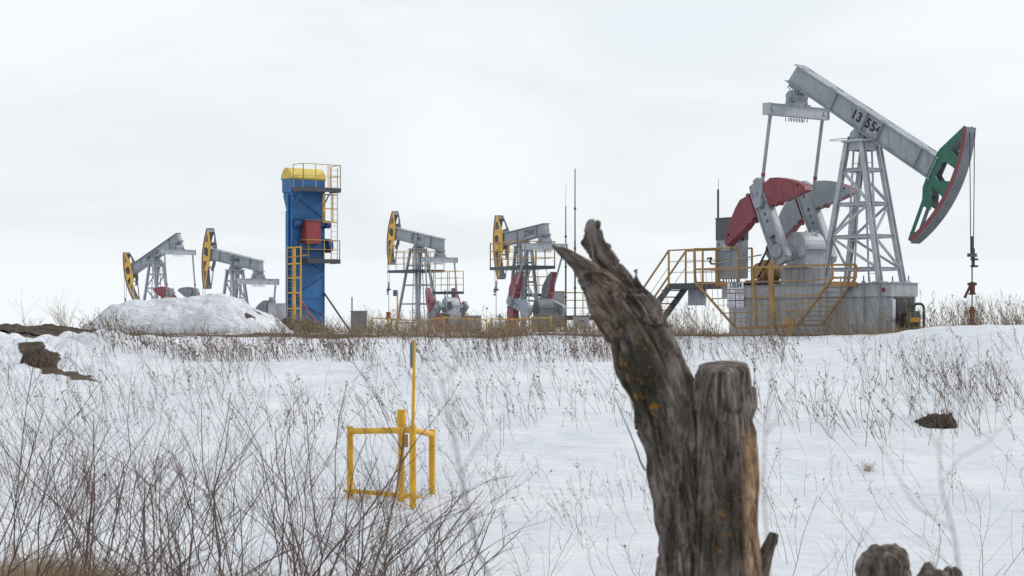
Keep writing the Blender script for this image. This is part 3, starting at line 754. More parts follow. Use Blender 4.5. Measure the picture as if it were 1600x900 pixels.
# guard
gd = like(BIG, 'crank_guard', 'large yellow slanted barred guard in front of the big pumpjack base', 'guard')
VG = -1.72
G = lambda x, y: FB.V(x, y, VG)
A_, B_, C_, D_, E_, F_, G_ = G(1085, 421), G(1300, 413.8), G(1301, 434), G(1247, 508), G(1182, 512), G(1150, 513), G(1087, 441.5)
zt_ = (A_.z + B_.z) / 2
m = MB(); fr = [A_, B_, C_, D_, E_, F_, G_]
for i in range(len(fr)): m.bar(fr[i], fr[(i + 1) % len(fr)], .062, .062)
m.bar(G(1176, 418), G(1182, 513), .09, .05, (0, 1, 0)); m.bar(G(1204, 417), G(1209, 512), .15, .09, (0, 1, 0)); m.bar(G(1184, 512), G(1247, 509), .07, .10)
m.build('frame', YELB, gd)
m = MB()
for x0, y0, x1, y1 in ((1090, 443.5, 1300, 436.5), (1112, 467, 1283, 460.5), (1129, 489.5, 1263, 485)): m.bar(G(x0, y0), G(x1, y1), .035, .035)
x = 1094
def inter(x):   # lower limit of the guard at column x
    pts = [(1087, 441.5), (1150, 513), (1182, 512), (1247, 508), (1301, 434)]
    for (a0, b0), (a1, b1) in zip(pts[:-1], pts[1:]):
        if a0 <= x <= a1: return b0 + (b1 - b0) * (x - a0) / (a1 - a0)
    return 440
while x < 1299:
    yt = 421 + (413.8 - 421) * (x - 1085) / 215
    m.tube(G(x, yt), G(x + (2 if x < 1290 else 0), inter(x)), .0085, n=5); x += 8.8
for y in (477, 498, 503):
    m.tube(G(1120 if y < 490 else 1139, y), G(1272 if y < 490 else 1255, y - 3), .008, n=5)
m.build('bars', YELB, gd)
# side panels running back from the guard
for nm, pts in (('left_side_panel', None), ('right_side_panel', None)):
    m = MB()
    if nm.startswith('left'):
        uu = A_.x; h0 = G(1084, 389).z; zb = G_.z
        a = Vector((uu, VG, h0)); b = Vector((uu, VG + 1.0, h0)); c = Vector((uu + .05, VG + 1.0, zb)); d0 = Vector((uu + .03, VG, zb))
        for p, q in ((a, b), (b, c), (c, d0), (d0, a)): m.bar(p, q, .06, .06, (1, 0, 0))
        m.bar((uu, VG, A_.z), (uu, VG + 1.0, A_.z), .04, .04)
        m.bar(c, (c.x + .75, VG + 1.0, zb - .1), .09, .16)
        m.bar((c.x + .7, VG + 1.0, zb - .1), (c.x + 1.1, VG + 1.0, zb - .75), .09, .12)
    else:
        uu = B_.x; vb = VG + 1.05
        a = B_; b = Vector((uu, vb, B_.z + .02)); c = Vector((uu, vb, C_.z + .02)); 
        for p, q in ((a, b), (b, c), (c, C_)): m.bar(p, q, .065, .065, (1, 0, 0))
        m.bar((uu, VG, C_.z - .18), (uu, vb, C_.z - .18), .14, .14)
        bt = Vector((D_.x, vb, D_.z)); m.bar(c, bt, .06, .06); m.bar(D_, bt, .05, .05)
        for k in range(1, 10):
            f = k / 10; m.tube(C_.lerp(D_, f), c.lerp(bt, f), .011, n=5)
    m.build('side_panel', YELB, gd)
# brake lever lying across
lv = like(BIG, 'brake_lever', 'long steel brake lever with cranked dark handle reaching over the yellow guard', 'lever')
p0 = FB.V(1118, 412, -1.0); p1 = FB.V(1190, 398, -.85)
m = MB(); m.tube(p0, p1, .022); m.build('rod', GREY, lv)
m = MB(); hp = [FB.V(1118, 412, -1.0), FB.V(1112, 412.5, -1.0), FB.V(1109, 409, -1.0), FB.V(1112, 403, -1.0), FB.V(1105, 404, -1.0)]; m.path(hp, .03); m.build('handle', BLACK, lv)

# sign board with the well number
sg = like(BIG, 'well_sign', 'white notice board numbered 13554 with warning triangle hung on the yellow guard', 'sign')
VS = VG - .06
s0_ = FB.V(1136.3, 441.3, VS); s1_ = FB.V(1162.5, 481, VS); x0, x1, z1_, z0_ = s0_.x, s1_.x, s0_.z, s1_.z
Wd, Hd = x1 - x0, z1_ - z0_
m = MB(); m.bx(x0, x1, VS, VS + .012, z0_, z1_); m.build('board', REDP, sg)
m = MB(); e = .012; zc = lambda f: z1_ - f * Hd
panels = [(0, 1, 0, .27), (0, 1, .285, .42), (0, .485, .44, .70), (.515, 1, .44, .70), (0, .485, .725, 1), (.515, 1, .725, 1)]
for fx0, fx1, fy0, fy1 in panels: m.bx(x0 + fx0 * Wd + e, x0 + fx1 * Wd - e, VS - .004, VS - .001, zc(fy1) + e * .6, zc(fy0) - e * .6)
pn = m.build('panels', WHITEP, sg)
M = Matrix.Translation(Vector(((x0 + x1) / 2, VS - .0075, zc(.125)))) @ M3n.to_4x4()
text_mesh('board_number', '13554', .215, M, LETTER, sg, depth=.002, bold=.03)
tri_sign('warning_triangle', sg, Vector((x0 + Wd * .14, VS - .005, zc(.35))), .13, M3n, YELV)
m = MB(); random.seed(3)
for (fx0, fx1, fy0, fy1), rows in zip(panels[2:], (3, 5, 3, 4)):
    for k in range(rows):
        f = (k + .8) / (rows + .6); cx = x0 + (fx0 + fx1) / 2 * Wd; hwid = Wd * (.10 + .10 * random.random())
        zz = zc(fy0 + (fy1 - fy0) * f); m.bx(cx - hwid, cx + hwid, VS - .0065, VS - .0045, zz - .007, zz + .007)
m.build('print', GREYD, sg)
m = MB(); m.bx(x0 + Wd * .46, x1 - .03, VS - .0068, VS - .0045, zc(.40), zc(.305)); m.build('green_field', GALV, sg)

# yellow hydrant-like post in front
hb = thing('capped_valve', 'squat yellow capped valve in the grass before the big guard', 'valve', tuple(P(1233, 519, 56.5)))
m = MB(); m.tube((0, 0, -.3), (0, 0, .22), .09, n=10); m.build('stem', YELB, hb)
m = MB(); m.tube((-.17, 0, .22), (.0, 0, .22), .07); m.box((0, 0, .33), (.24, .2, .2)); m.build('cap', YELB, hb)

# green drum unit at the right end of the base
gr = thing('gas_separator', 'dark green drum with bent pipe and yellow band beside the big pumpjack base', 'drum', tuple(P(1427, 506, 57.5)))
m = MB(); m.tube((-.22, 0, .12), (.16, 0, .12), .27, n=20); m.tube((-.1, 0, .35), (-.1, 0, .6), .09)
m.build('drum', DKGRN, gr)
m = MB(); m.path([(.0, 0, .38), (.02, 0, .55), (.10, 0, .60), (.24, 0, .60), (.31, 0, .53), (.32, 0, .38), (.32, 0, -.3)], .04, 8); m.build('bent_pipe', DKGRN, gr)
m = MB(); m.box((-.02, -.275, .12), (.30, .012, .14)); m.build('label_plate', YELV, gr)

# wellhead and its flow line
def wellhead(label, loc, h=.75, mat=RUST, s=1.0, group=None):
    o = thing('wellhead', label, 'wellhead', loc, 0, 'wellheads')
    m = MB(); m.tube((0, 0, -.3), (0, 0, h * .55), .09 * s, n=12); m.tube((0, 0, h * .1), (0, 0, h * .16), .16 * s, n=14); m.tube((0, 0, h * .36), (0, 0, h * .42), .15 * s, n=14)
    m.tube((0, 0, h * .55), (0, 0, h), .065 * s, n=10); m.tube((0, 0, h * .78), (0, 0, h * .9), .10 * s, n=10)
    m.build('casing', mat, o)
    m = MB()
    for k in (-1, 1):
        m.path([Vector((k * (.09 + .05 * math.sin(a)) * s, 0, h * .80 + .07 * math.cos(a))) for a in np.linspace(0, math.pi, 7)], .014, 5)
    m.build('ring_handle', mat, o)
    m = MB(); m.tube((-.16 * s, 0, h * .25), (.0, 0, h * .25), .05 * s); m.tube((-.22 * s, 0, h * .25), (-.2 * s, 0, h * .25), .12 * s, n=12); m.build('valve', mat, o)
    return o
wl = Vector(FB.o) + Matrix.Rotation(-TH, 3, 'Z') @ Vector((4.31 * math.cos(R(-7.0)) - .10, 0, 0))
wellhead('rusty wellhead under the rod of the big pumpjack', (wl.x, wl.y, wl.z), .85)
clp = thing('rod_clamp', 'dark maroon rod clamp with angled lever on the rod of the big pumpjack', 'clamp', (wl.x, wl.y, wl.z + 1.35))
m = MB(); m.tube((0, -.04, -.15), (0, -.04, .22), .075, n=10); m.box((0, 0, .16), (.24, .14, .08)); m.tube((0, -.03, -.14), (0, -.03, -.10), .11, n=10); m.build('body', MAROON, clp)
m = MB(); m.bar((-.04, -.06, .16), (-.24, -.08, -.24), .07, .05, (0, 1, 0)); m.build('lever', MAROON, clp)
fl = thing('flow_line', 'thin rusty flow pipe lying low between the base and the wellhead', 'pipe', (wl.x, wl.y, wl.z))
m = MB(); pe = P(1398, 516, 57.6) - Vector((wl.x, wl.y, wl.z))
m.path([Vector((-.05, 0, .26)), Vector((-.3, 0, .30)), Vector((-.45, -.02, .22)), Vector((pe.x, pe.y, .20))], .045, 8)
for f in (.3, .7): m.tube((pe.x * f, pe.y * f, -.2), (pe.x * f, pe.y * f, .2), .03)
m.build('pipe', RUST, fl)

# ------------------------------------------------------------------ blue tower
YB = 96.0
sB = FPX / YB
crn = P(456.7, 513, YB); 
bt = thing('pump_tower', 'tall blue steel tower unit with yellow domed top and ladders', 'tower', (0, 0, 0), -TH)
HU, HV = .50, .93
Rm = Matrix.Rotation(-TH, 3, 'Z'); off = Rm @ Vector((HU, -HV, 0))
bt.location = (crn.x - off.x, crn.y - off.y, crn.z)
FT = Frame(bt)
zz = lambda y: FT.U(480, y, HU).z
z281, z303 = zz(281), zz(301)
m = MB()
BU = -.06
m.bx(BU, HU, -HV, HV, -.5, z303); m.bx(-HU + .12, HU + .02, -HV - .06, HV + .06, z303 + .002, z281)
m.plate([(BU - .002, z303 - .9), (BU - .002, z303 - .002), (-HU + .14, z303 - .002), (-HU + .14, z303 - .2)], [], lambda a_, b_, v: Vector((a_, v, b_)), -HV, HV)
m.build('tower_shell', BLUEP, bt)
m = MB()
for sv in (-1, 1):
    for su, x_ in ((-1, BU), (1, HU)): m.bx(x_ - .045 * su, x_ + su * .035, sv * HV - .045 * sv, sv * (HV + .035), -.45, z303 - .92)
m.bx(.10, .26, -HV - .10, -HV - .036, -.4, z303 - .1)
def hseam(y): 
    z = zz(y); m.bx(HU + .002, HU + .03, -HV + .06, HV - .06, z - .03, z + .03)
for y in (341, 367, 427, 465, 500): hseam(y)
m.build('corner_channel', BLUEP, bt)
m = MB()
def diag(x0, y0, x1, y1, mm=None): m = MB(); m.bar(FT.U(x0, y0, HU + .02), FT.U(x1, y1, HU + .02), .05, .05, (1, 0, 0)); m.build('brace', BLUED, bt)
diag(459, 306, 505, 340); diag(472, 400, 507, 425) if False else None
diag(485, 411, 506, 426); diag(473, 453, 506, 432); diag(464, 471, 506, 493)
# dome
m = MB(); n = 16
pr = [(.52 * math.cos(q) + .06, z281 + .002 + .60 * math.sin(q)) for q in np.linspace(0, math.pi, n)]
m.plate([(a_ - .05, b_) for a_, b_ in pr], [], lambda a_, b_, v: Vector((a_, v, b_)), -HV - .05, HV + .10)
dm = m.build('dome', CREAMY, bt)
for i, f in enumerate(dm.data.polygons): f.use_smooth = len(f.vertices) == 4
m = MB(); m.bx(-.50, .52, -HV - .052 - .012, -HV - .052, z281 + .0, z281 + .05); m.build('dome_edge', BLUEP, bt)
# platforms
def bt_platform(x0, x1, y0, y1, z, h, th=.24):
    m = MB(); m.bx(x0, x1, y0, y1, z - .05, z - .02); 
    m.bx(x1 - .06, x1, y0, y1, z - th, z - .051); m.bx(x0, x1 - .061, y0, y0 + .06, z - th, z - .051); m.bx(x0, x1 - .061, y1 - .06, y1, z - th, z - .051)
    p = m.build('platform', STEEL, bt)
    m = MB(); rail_box(m, x0 + .03, x1 - .03, y0 + .03, y1 - .03, z - .02, h, step=.75, r=.017, mid=1, sides='sen'); m.build('guardrail', YEL, p)
    return z
zu = FT.V(481, 291.5, -HV + .1).z; 
bt_platform(HU + .04, HU + 1.05, -HV - .02, HV + .36, FT.U(500, 292, HU + 1.0).z, 1.15)
zl = FT.U(500, 404, HU + .8).z
bt_platform(HU + .04, HU + .90, -HV + .38, HV + .42, zl, .95)
# struts under the upper platform
zp = FT.U(500, 299, HU + 1.0).z - .05
for v in (-HV + .06, HV - .1): m = MB(); m.tube((HU + .02, v, zp - .75), (HU + .65, v, zp - .05), .035); m.build('strut', BLUEP, bt)
# red box, drive parts
m = MB(); p = FT.U(479, 344, HU + .55); q = FT.U(501, 381, HU + .55); m.bx(HU + .05, HU + .55, p.y, q.y, q.z, p.z); rbx = m.build('red_box', REDB, bt)
m = MB(); m.bx(HU + .04, HU + .60, p.y - .03, q.y + .03, p.z + .002, p.z + .04); m.build('box_roof', GREYD, rbx)
m = MB(); zd1, zd2 = zz(350), zz(385)
m.bx(HU + .035, HU + .22, -HV + .1, HV + .14, zd1 - .10, zd1 + .10); m.tube((HU + .1, -HV + .05, zd1), (HU + .1, -HV + .35, zd1), .22, n=14)
m.bx(HU + .035, HU + .30, -HV + .2, HV + .05, zd2 - .16, zd2 + .16); m.tube((HU + .15, HV + .00, zd2 + .05), (HU + .15, HV + .26, zd2 + .05), .36, n=16)
m.tube((HU + .1, HV - .02, zd1), (HU + .1, HV + .26, zd1), .2, n=12); m.tube((HU + .1, -HV + .16, zd2 + .3), (HU + .1, -HV + .16, zd2 - .35), .14, n=12)
m.build('drive_unit', BLUED, bt)
# lower ladder with cage
m = MB(); vL = -HV - .10
a = FT.V(449.5, 386, vL); b = FT.V(470, 386, vL); lowz = -.05; cz = a.z
cols = [a.x, (a.x + b.x) / 2 - .07, (a.x + b.x) / 2 + .07, b.x]
for i, u in enumerate(cols): m.bar((u, vL - (.0 if i in (1, 2) else .0), lowz), (u, vL, cz), .06)
for y in (386.5, 412, 434, 457.5, 482, 504): z = FT.V(460, y, vL).z; m.bar((a.x, vL, z), (b.x, vL, z), .07); 
k = 0
while lowz + .3 * k < cz: m.tube((cols[0], vL + .05, lowz + .3 * k), (cols[1], vL + .05, lowz + .3 * k), .012, n=5, cap=False); k += 1
m.bar((a.x - .05, vL, FT.V(450, 402, vL).z), (b.x + .7, vL, FT.V(450, 400, vL).z), .03)
m.build('ladder_cage', YELV, bt)
# upper ladder on the right
m = MB(); uL = HU + .5
ra, rb = FT.U(517.5, 300, uL), FT.U(527.3, 300, uL); zlow, ztop = zl, FT.U(520, 262, uL).z
for p in (ra, rb): m.bar((uL, p.y, zlow), (uL, p.y, ztop), .03)
k = 0
while zlow + .28 * k < ztop: m.tube((uL, ra.y, zlow + .28 * k), (uL, rb.y, zlow + .28 * k), .010, n=5, cap=False); k += 1
c0 = FT.U(504, 304, uL)
for y in (304, 326, 347): z = FT.U(510, y, uL).z; m.bar((uL, c0.y, z), (uL, rb.y, z), .06)
for x in (504.5, 507.5, 520): p = FT.U(x, 304, uL); m.bar((uL, p.y, FT.U(510, 347, uL).z), (uL, p.y, p.z), .045)
m.build('upper_ladder', YEL, bt)
# props
m = MB(); p = FT.U(463, 460, HU + .05); q = FT.U(503, 517, HU + 1.6); m.bar(p, q, .07); m.build('prop', REDB, bt)
m = MB(); p = FT.U(506, 457, HU + .05); q = FT.U(548, 519, HU + .6); m.bar(p, q, .08); m.build('prop', RUST, bt)

# ------------------------------------------------------------------ smaller equipment on the plateau
def boxthing(name, label, cat, px0, px1, py0, py1, Y, depth, mat, extra=None, rz=0, sink=.25):
    a = P(px0, py1, Y); b = P(px1, py0, Y); o = thing(name, label, cat, ((a.x + b.x) / 2, Y, a.z), rz)
    W_, H_ = (b.x - a.x), b.z - a.z
    c = abs(math.cos(rz)); s = abs(math.sin(rz))
    if rz: W_ = (W_ - depth * s) / c
    m = MB(); m.bx(-W_ / 2, W_ / 2, -depth / 2, depth / 2, -sink, H_); m.bx(-W_ / 2 - .03, W_ / 2 + .03, -depth / 2 - .03, depth / 2 + .03, H_ + .001, H_ + .04)
    o2 = m.build('shell', mat, o)
    m = MB(); m.bx(-W_ / 2 + .06, W_ / 2 - .06, -depth / 2 - .018, -depth / 2 - .002, .08, H_ - .08); m.build('door', mat, o)
    if extra: extra(o, W_, H_, depth)
    return o
boxthing('metal_cabinet', 'small weathered grey cabinet with thin rod on the skyline right of the blue tower', 'cabinet', 549, 573, 487, 521, 92, .6, GREYD,
         lambda o, W_, H_, d: (lambda m: (m.tube((-W_ / 2 + .03, 0, H_), (-W_ / 2 + .03, 0, H_ + .7), .03), m.build('pipe', RUST, o)))(MB()))
boxthing('storage_container', 'pale grey steel container behind the snow pile, left of the blue tower', 'container', 421, 447, 475, 520, 112, 1.2, GREYL)
boxthing('metal_cabinet', 'pale grey box cabinet in the grass right of the pumpjack with spread legs', 'cabinet', 731, 752, 494, 520, 112, .6, GREY)
boxthing('metal_cabinet', 'tall pale grey cabinet standing on the railed deck by the two masts', 'cabinet', 864, 882, 456, 494, 118, .7, GREYL, sink=0)
boxthing('switch_box', 'white switch box with dark markings below the railed deck', 'box', 896, 921, 496, 514, 116, .3, GREYL,
         lambda o, W_, H_, d: (lambda m: (m.bx(-.16, .16, -d / 2 - .024, -d / 2 - .019, H_ * .55, H_ * .78), m.bx(-.07, .07, -d / 2 - .024, -d / 2 - .019, H_ * .15, H_ * .3), m.build('marking', GREYD, o)))(MB()), sink=0)
# deck carrying cabinet
dk = thing('service_deck', 'low dark steel deck with thin yellow railings beside the two tall masts', 'deck', tuple(P(896, 520, 117.5)))
m = MB(); zt = (520 - 493) / FPX * 117.5; m.bx(-2.0, 1.9, -.9, 1.4, zt - .28, zt)
for x in (-1.5, -.5, 1.6): m.bx(x - .07, x + .07, -.7, -.56, -.2, zt - .281)
m.build('deck', STEEL, dk)
m = MB(); rail_box(m, -1.9, 1.85, -.8, 1.3, zt, 1.4, step=1.2, r=.018, mid=2)
m.build('guardrail', YEL, dk)
m = MB()
for y in (.0, .8):
    m.bar((1.9, y, zt - .1), (3.0, y, -.3), .06, .16); m.bar((1.85, y, zt + 1.35), (2.95, y, 1.0), .04)
m.build('stair_stringer', STEEL, dk)
# belt guard beside
bg_ = thing('belt_guard', 'yellow sloping belt guard in front of the railed deck', 'guard', tuple(P(857, 508, 115.5)))
m = MB(); m.plate([(-.42, -.1), (.25, -.1), (.25, .5), (.18, 1.15), (-.15, 1.2)], [], lambda a_, b_, t: Vector((a_, t, b_)), -.1, .15); m.build('sheet', YELV, bg_)
m = MB(); m.bx(.26, .45, -.2, .2, -.1, .55); m.build('frame', YELV, bg_)
mp_ = thing('deck_unit', 'dark boxy canopy over the drive of the pumpjack by the masts', 'canopy', tuple(P(842, 520, 119)))
m = MB(); zz1 = (520 - 459) / FPX * 119; m.bx(-.95, .95, -.5, .5, zz1 - .18, zz1); 
for x in (-.85, .85): m.bar((x, 0, -.2), (x, 0, zz1 - .181), .07)
m.build('roof', STEEL, mp_)
m = MB(); rail_box(m, -.95, .95, -.5, .5, zz1, 1.05, r=.02, mid=1)
for cx in (.2, ): m.path([Vector((cx + .3 * math.cos(a), -.5, zz1 + 1.3 + .3 * math.sin(a))) for a in np.linspace(0, math.pi, 7)] + [Vector((cx - .3, -.5, zz1)), ], .025); m.bar((cx + .3, -.5, zz1), (cx + .3, -.5, zz1 + 1.3), .05)
m.build('guardrail', YEL, mp_)

# masts
for px, py0, Y, lab, tip in ((884, 322, 117, 'tall thin mast with a fine tip, the left one of two masts', 287), (898.5, 264, 116, 'tallest thin dark mast, right beside its slightly shorter neighbour', 262)):
    o = thing('antenna_mast', lab, 'mast', tuple(P(px, 512, Y)))
    H_ = (512 - py0) / FPX * Y
    m = MB(); m.tube((0, 0, -.3), (0, 0, H_ * .55), .055, .05); m.tube((0, 0, H_ * .55), (0, 0, H_), .04, .03)
    for f in (.25, .5, .75): m.tube((0, 0, H_ * f - .06), (0, 0, H_ * f + .06), .075)
    m.build('pole', STEEL, o)
    m = MB(); m.tube((0, 0, H_), (0, 0, (512 - tip) / FPX * Y), .014, .008); m.build('tip_rod', GALV, o)

# pipe rail fences
def pipe_fence(label, segs, Y, post_h, r=.035, mat=YELV, close=None, cat='railing'):
    o = thing('pipe_railing', label, cat, tuple(P(segs[0][0], 519, Y)), 0)
    base = Vector(o.location)
    m = MB()
    for (x0, yy0), (x1, yy1) in zip(segs[:-1], segs[1:]):
        m.tube(P(x0, yy0, Y) - base, P(x1, yy1, Y) - base, r, n=8)
    m.build('rail', mat, o)
    for x, y in segs:
        m = MB(); p = P(x, y, Y) - base; m.tube((p.x, p.y, p.z + .05), (p.x, p.y, -.35), r * 1.35, n=8); m.build('post', mat, o)
    return o
pipe_fence('yellow pipe railing before the pumpjack on spread legs', [(581, 497), (606, 498), (612, 499), (661, 501), (694, 496), (760, 500)], 104, .8, .03)
pipe_fence('low yellow pipe railing before the pumpjack with the railed platform', [(768, 498), (792, 499), (808, 499), (861, 496)], 101, .8, .032)
o = pipe_fence('lower yellow rail pair left of the belt guard', [(768, 513), (796, 513), (845, 512)], 101, .3, .024)
o = thing('marker_post', 'yellow post with small blue flag plate beside the spread leg pumpjack', 'post', tuple(P(621, 520, 110)))
m = MB(); m.tube((0, 0, -.2), (0, 0, 2.45), .045); m.build('post', YELV, o)
m = MB(); m.bx(-.25, -.046, -.02, .02, 2.1, 2.45); m.build('flag_plate', BLUEL, o)
for px, Y, lab in ((607, 106, 'yellow wellhead with red collar left of the spread leg pumpjack'), (781, 105, 'thin grey wellhead in the low yellow railing')):
    p = P(px, 519, Y); wh = wellhead(lab, tuple(p), 1.0, YELV if px == 607 else GREY, 1.0)
    if px == 607: m = MB(); m.tube((0, 0, .78), (0, 0, 1.12), .13, n=12); m.build('collar', REDP, wh)
wellhead('wellhead below the farthest left pumpjack rod', tuple(P(197, 519, 141)), .8, GREY)

# ------------------------------------------------------------------ yellow frame around the well marker in the snow
YF = 27.0
yf = thing('well_marker', 'yellow square pipe frame with a capped pipe and tall flagged rod in the snow', 'frame', tuple(P(627, 775, YF)))
bF = Vector(yf.location); PF = lambda x, y, Y=YF: P(x, y, Y) - bF
pl = PF(547, 771, 27.3); pm = PF(645, 779, 26.4); pr_ = PF(675, 768, 27.6); 
hgt = lambda x, y0, y1, Y: (y1 - y0) / FPX * Y
m_list = []
for (p, ytop, ybot, Y, x) in ((pl, 666, 771, 27.3, 547), (pm, 664, 779, 26.4, 645), (pr_, 671, 768, 27.6, 675)):
    m = MB(); H_ = hgt(0, ytop, ybot, Y); m.tube((p.x, p.y, p.z - .12), (p.x, p.y, p.z + H_), .047, n=14); m.build('post', YELV, yf); m_list.append((p, H_))
fourth = pl + pr_ - pm
m = MB(); dz = Vector((0, 0, -.07)); tp = [p + Vector((0, 0, H_)) + dz for p, H_ in m_list]
ft_ = Vector((fourth.x, fourth.y, tp[2].z))
m.tube(tp[0], tp[1], .043, n=12); m.tube(tp[1], tp[2], .043, n=12); m.build('top_rail', YELV, yf)
m = MB(); b0 = [p + Vector((0, 0, .035)) for p, _ in m_list]; m.bar(b0[0], b0[1], .05, .06); m.bar(b0[0] + Vector((-.1, 0, 0)), b0[0], .05, .03); m.bar(b0[1], b0[1] + (b0[1] - b0[0]).normalized() * .13, .05, .03)
m.build('bottom_rail', YELV, yf)
cpn = PF(627, 778, 26.9); m = MB(); Hc = hgt(0, 642, 778, 26.9)
m.tube((cpn.x, cpn.y, -.15), (cpn.x, cpn.y, Hc - .17), .045, n=14); m.build('centre_pipe', YELV, yf)
m = MB(); m.tube((cpn.x, cpn.y, Hc - .22), (cpn.x, cpn.y, Hc), .063, n=8); m.tube((cpn.x, cpn.y, Hc - .17), (cpn.x, cpn.y, Hc - .24), .05, n=8); m.build('pipe_cap', YELV, yf)
m = MB(); m.box((cpn.x + .06, cpn.y - .02, tp[0].z - .11), (.07, .05, .18)); m.build('lock_tab', YELB, yf)
rz0 = tp[1]; m = MB(); Ht_ = hgt(0, 527, 668, 26.4); top = Vector((rz0.x + .025, rz0.y, rz0.z + Ht_))
m.tube(rz0, top, .024, .022, n=10); m.build('tall_rod', YELV, yf)
m = MB(); mm = Matrix.Rotation(R(70), 3, 'Z')
T_ = lambda a, b, t: top + Vector((-.035, .035, -.19)) + mm @ Vector((a, t, b))
m.plate([(-.07, -.15), (-.03, -.2), (.03, -.2), (.07, -.15), (.07, .13), (.0, .2), (-.07, .13)], [], T_, 0, .006, 0, mi0=1, mi1=0)
m.build('flag_plate', [YELV, BLUEL], yf)

# ------------------------------------------------------------------ broken tree in front
m, t, b = newmat('dead_wood')
at = N(t, 'ShaderNodeAttribute', attribute_name='bark').outputs['Vector']
obj_co = N(t, 'ShaderNodeTexCoord').outputs['Object']
f1 = tex(t, 26, at, 9, .68, dist=.8); f2 = tex(t, 70, at, 6, .7); f3 = tex(t, 5, obj_co, 5, .6); f4 = tex(t, 9, at, 5, .6)
colw = ramp(t, f1, [(.36, (.024, .019, .016)), (.44, (.085, .067, .057)), (.52, (.165, .137, .12)), (.61, (.28, .245, .22)), (.72, (.42, .385, .355))])
colw = mix(t, ramp(t, f2, [(.40, .6), (.58, 0)]), colw, (.03, .022, .018))
colw = mix(t, ramp(t, tex(t, 55, obj_co, 6, .75), [(.52, 0), (.70, .6)]), colw, (.05, .036, .027))
colw = mix(t, ramp(t, tex(t, 11, obj_co, 6, .7), [(.50, 0), (.72, .55)]), colw, (.27, .235, .205))
colw = mix(t, ramp(t, f4, [(.56, 0), (.70, .35)]), colw, (.17, .10, .06))     # bare reddish wood
colw = mix(t, ramp(t, tex(t, 12, at, 5), [(.60, 0), (.72, .7)]), colw, (.26, .24, .235))   # silvered strips
ms = N(t, 'ShaderNodeAttribute', attribute_name='moss').outputs['Fac']
mo = N(t, 'ShaderNodeMath', operation='MULTIPLY'); t.links.new(ramp(t, f3, [(.38, 0), (.55, 1)]), mo.inputs[0]); t.links.new(ms, mo.inputs[1])
colw = mix(t, mo.outputs[0], colw, mix(t, f2, (.016, .014, .010), (.07, .065, .045)))
vor = N(t, 'ShaderNodeTexNoise'); vor.inputs['Scale'].default_value = 36; vor.inputs['Detail'].default_value = 3; t.links.new(obj_co, vor.inputs['Vector'])
lm = N(t, 'ShaderNodeMath', operation='MULTIPLY'); t.links.new(ramp(t, vor.outputs['Fac'], [(.575, 0), (.65, .9)]), lm.inputs[0]); t.links.new(ms, lm.inputs[1])
colw = mix(t, lm.outputs[0], colw, (.27, .115, .02))
rt = N(t, 'ShaderNodeAttribute', attribute_name='rot').outputs['Fac']
rm = N(t, 'ShaderNodeMath', operation='MULTIPLY'); t.links.new(ramp(t, f4, [(.3, .35), (.55, 1)]), rm.inputs[0]); t.links.new(rt, rm.inputs[1])
colw = mix(t, rm.outputs[0], colw, ramp(t, f1, [(.35, (.12, .055, .03)), (.55, (.40, .26, .15)), (.75, (.55, .42, .27))]))
t.links.new(colw, b.inputs['Base Color']); b.inputs['Roughness'].default_value = .9; b.inputs['Specular IOR Level'].default_value = .2
bp = N(t, 'ShaderNodeBump'); bp.inputs['Strength'].default_value = 1; bp.inputs['Distance'].default_value = .018
t.links.new(f1, bp.inputs['Height']); t.links.new(bp.outputs[0], b.inputs['Normal'])
WOOD = m

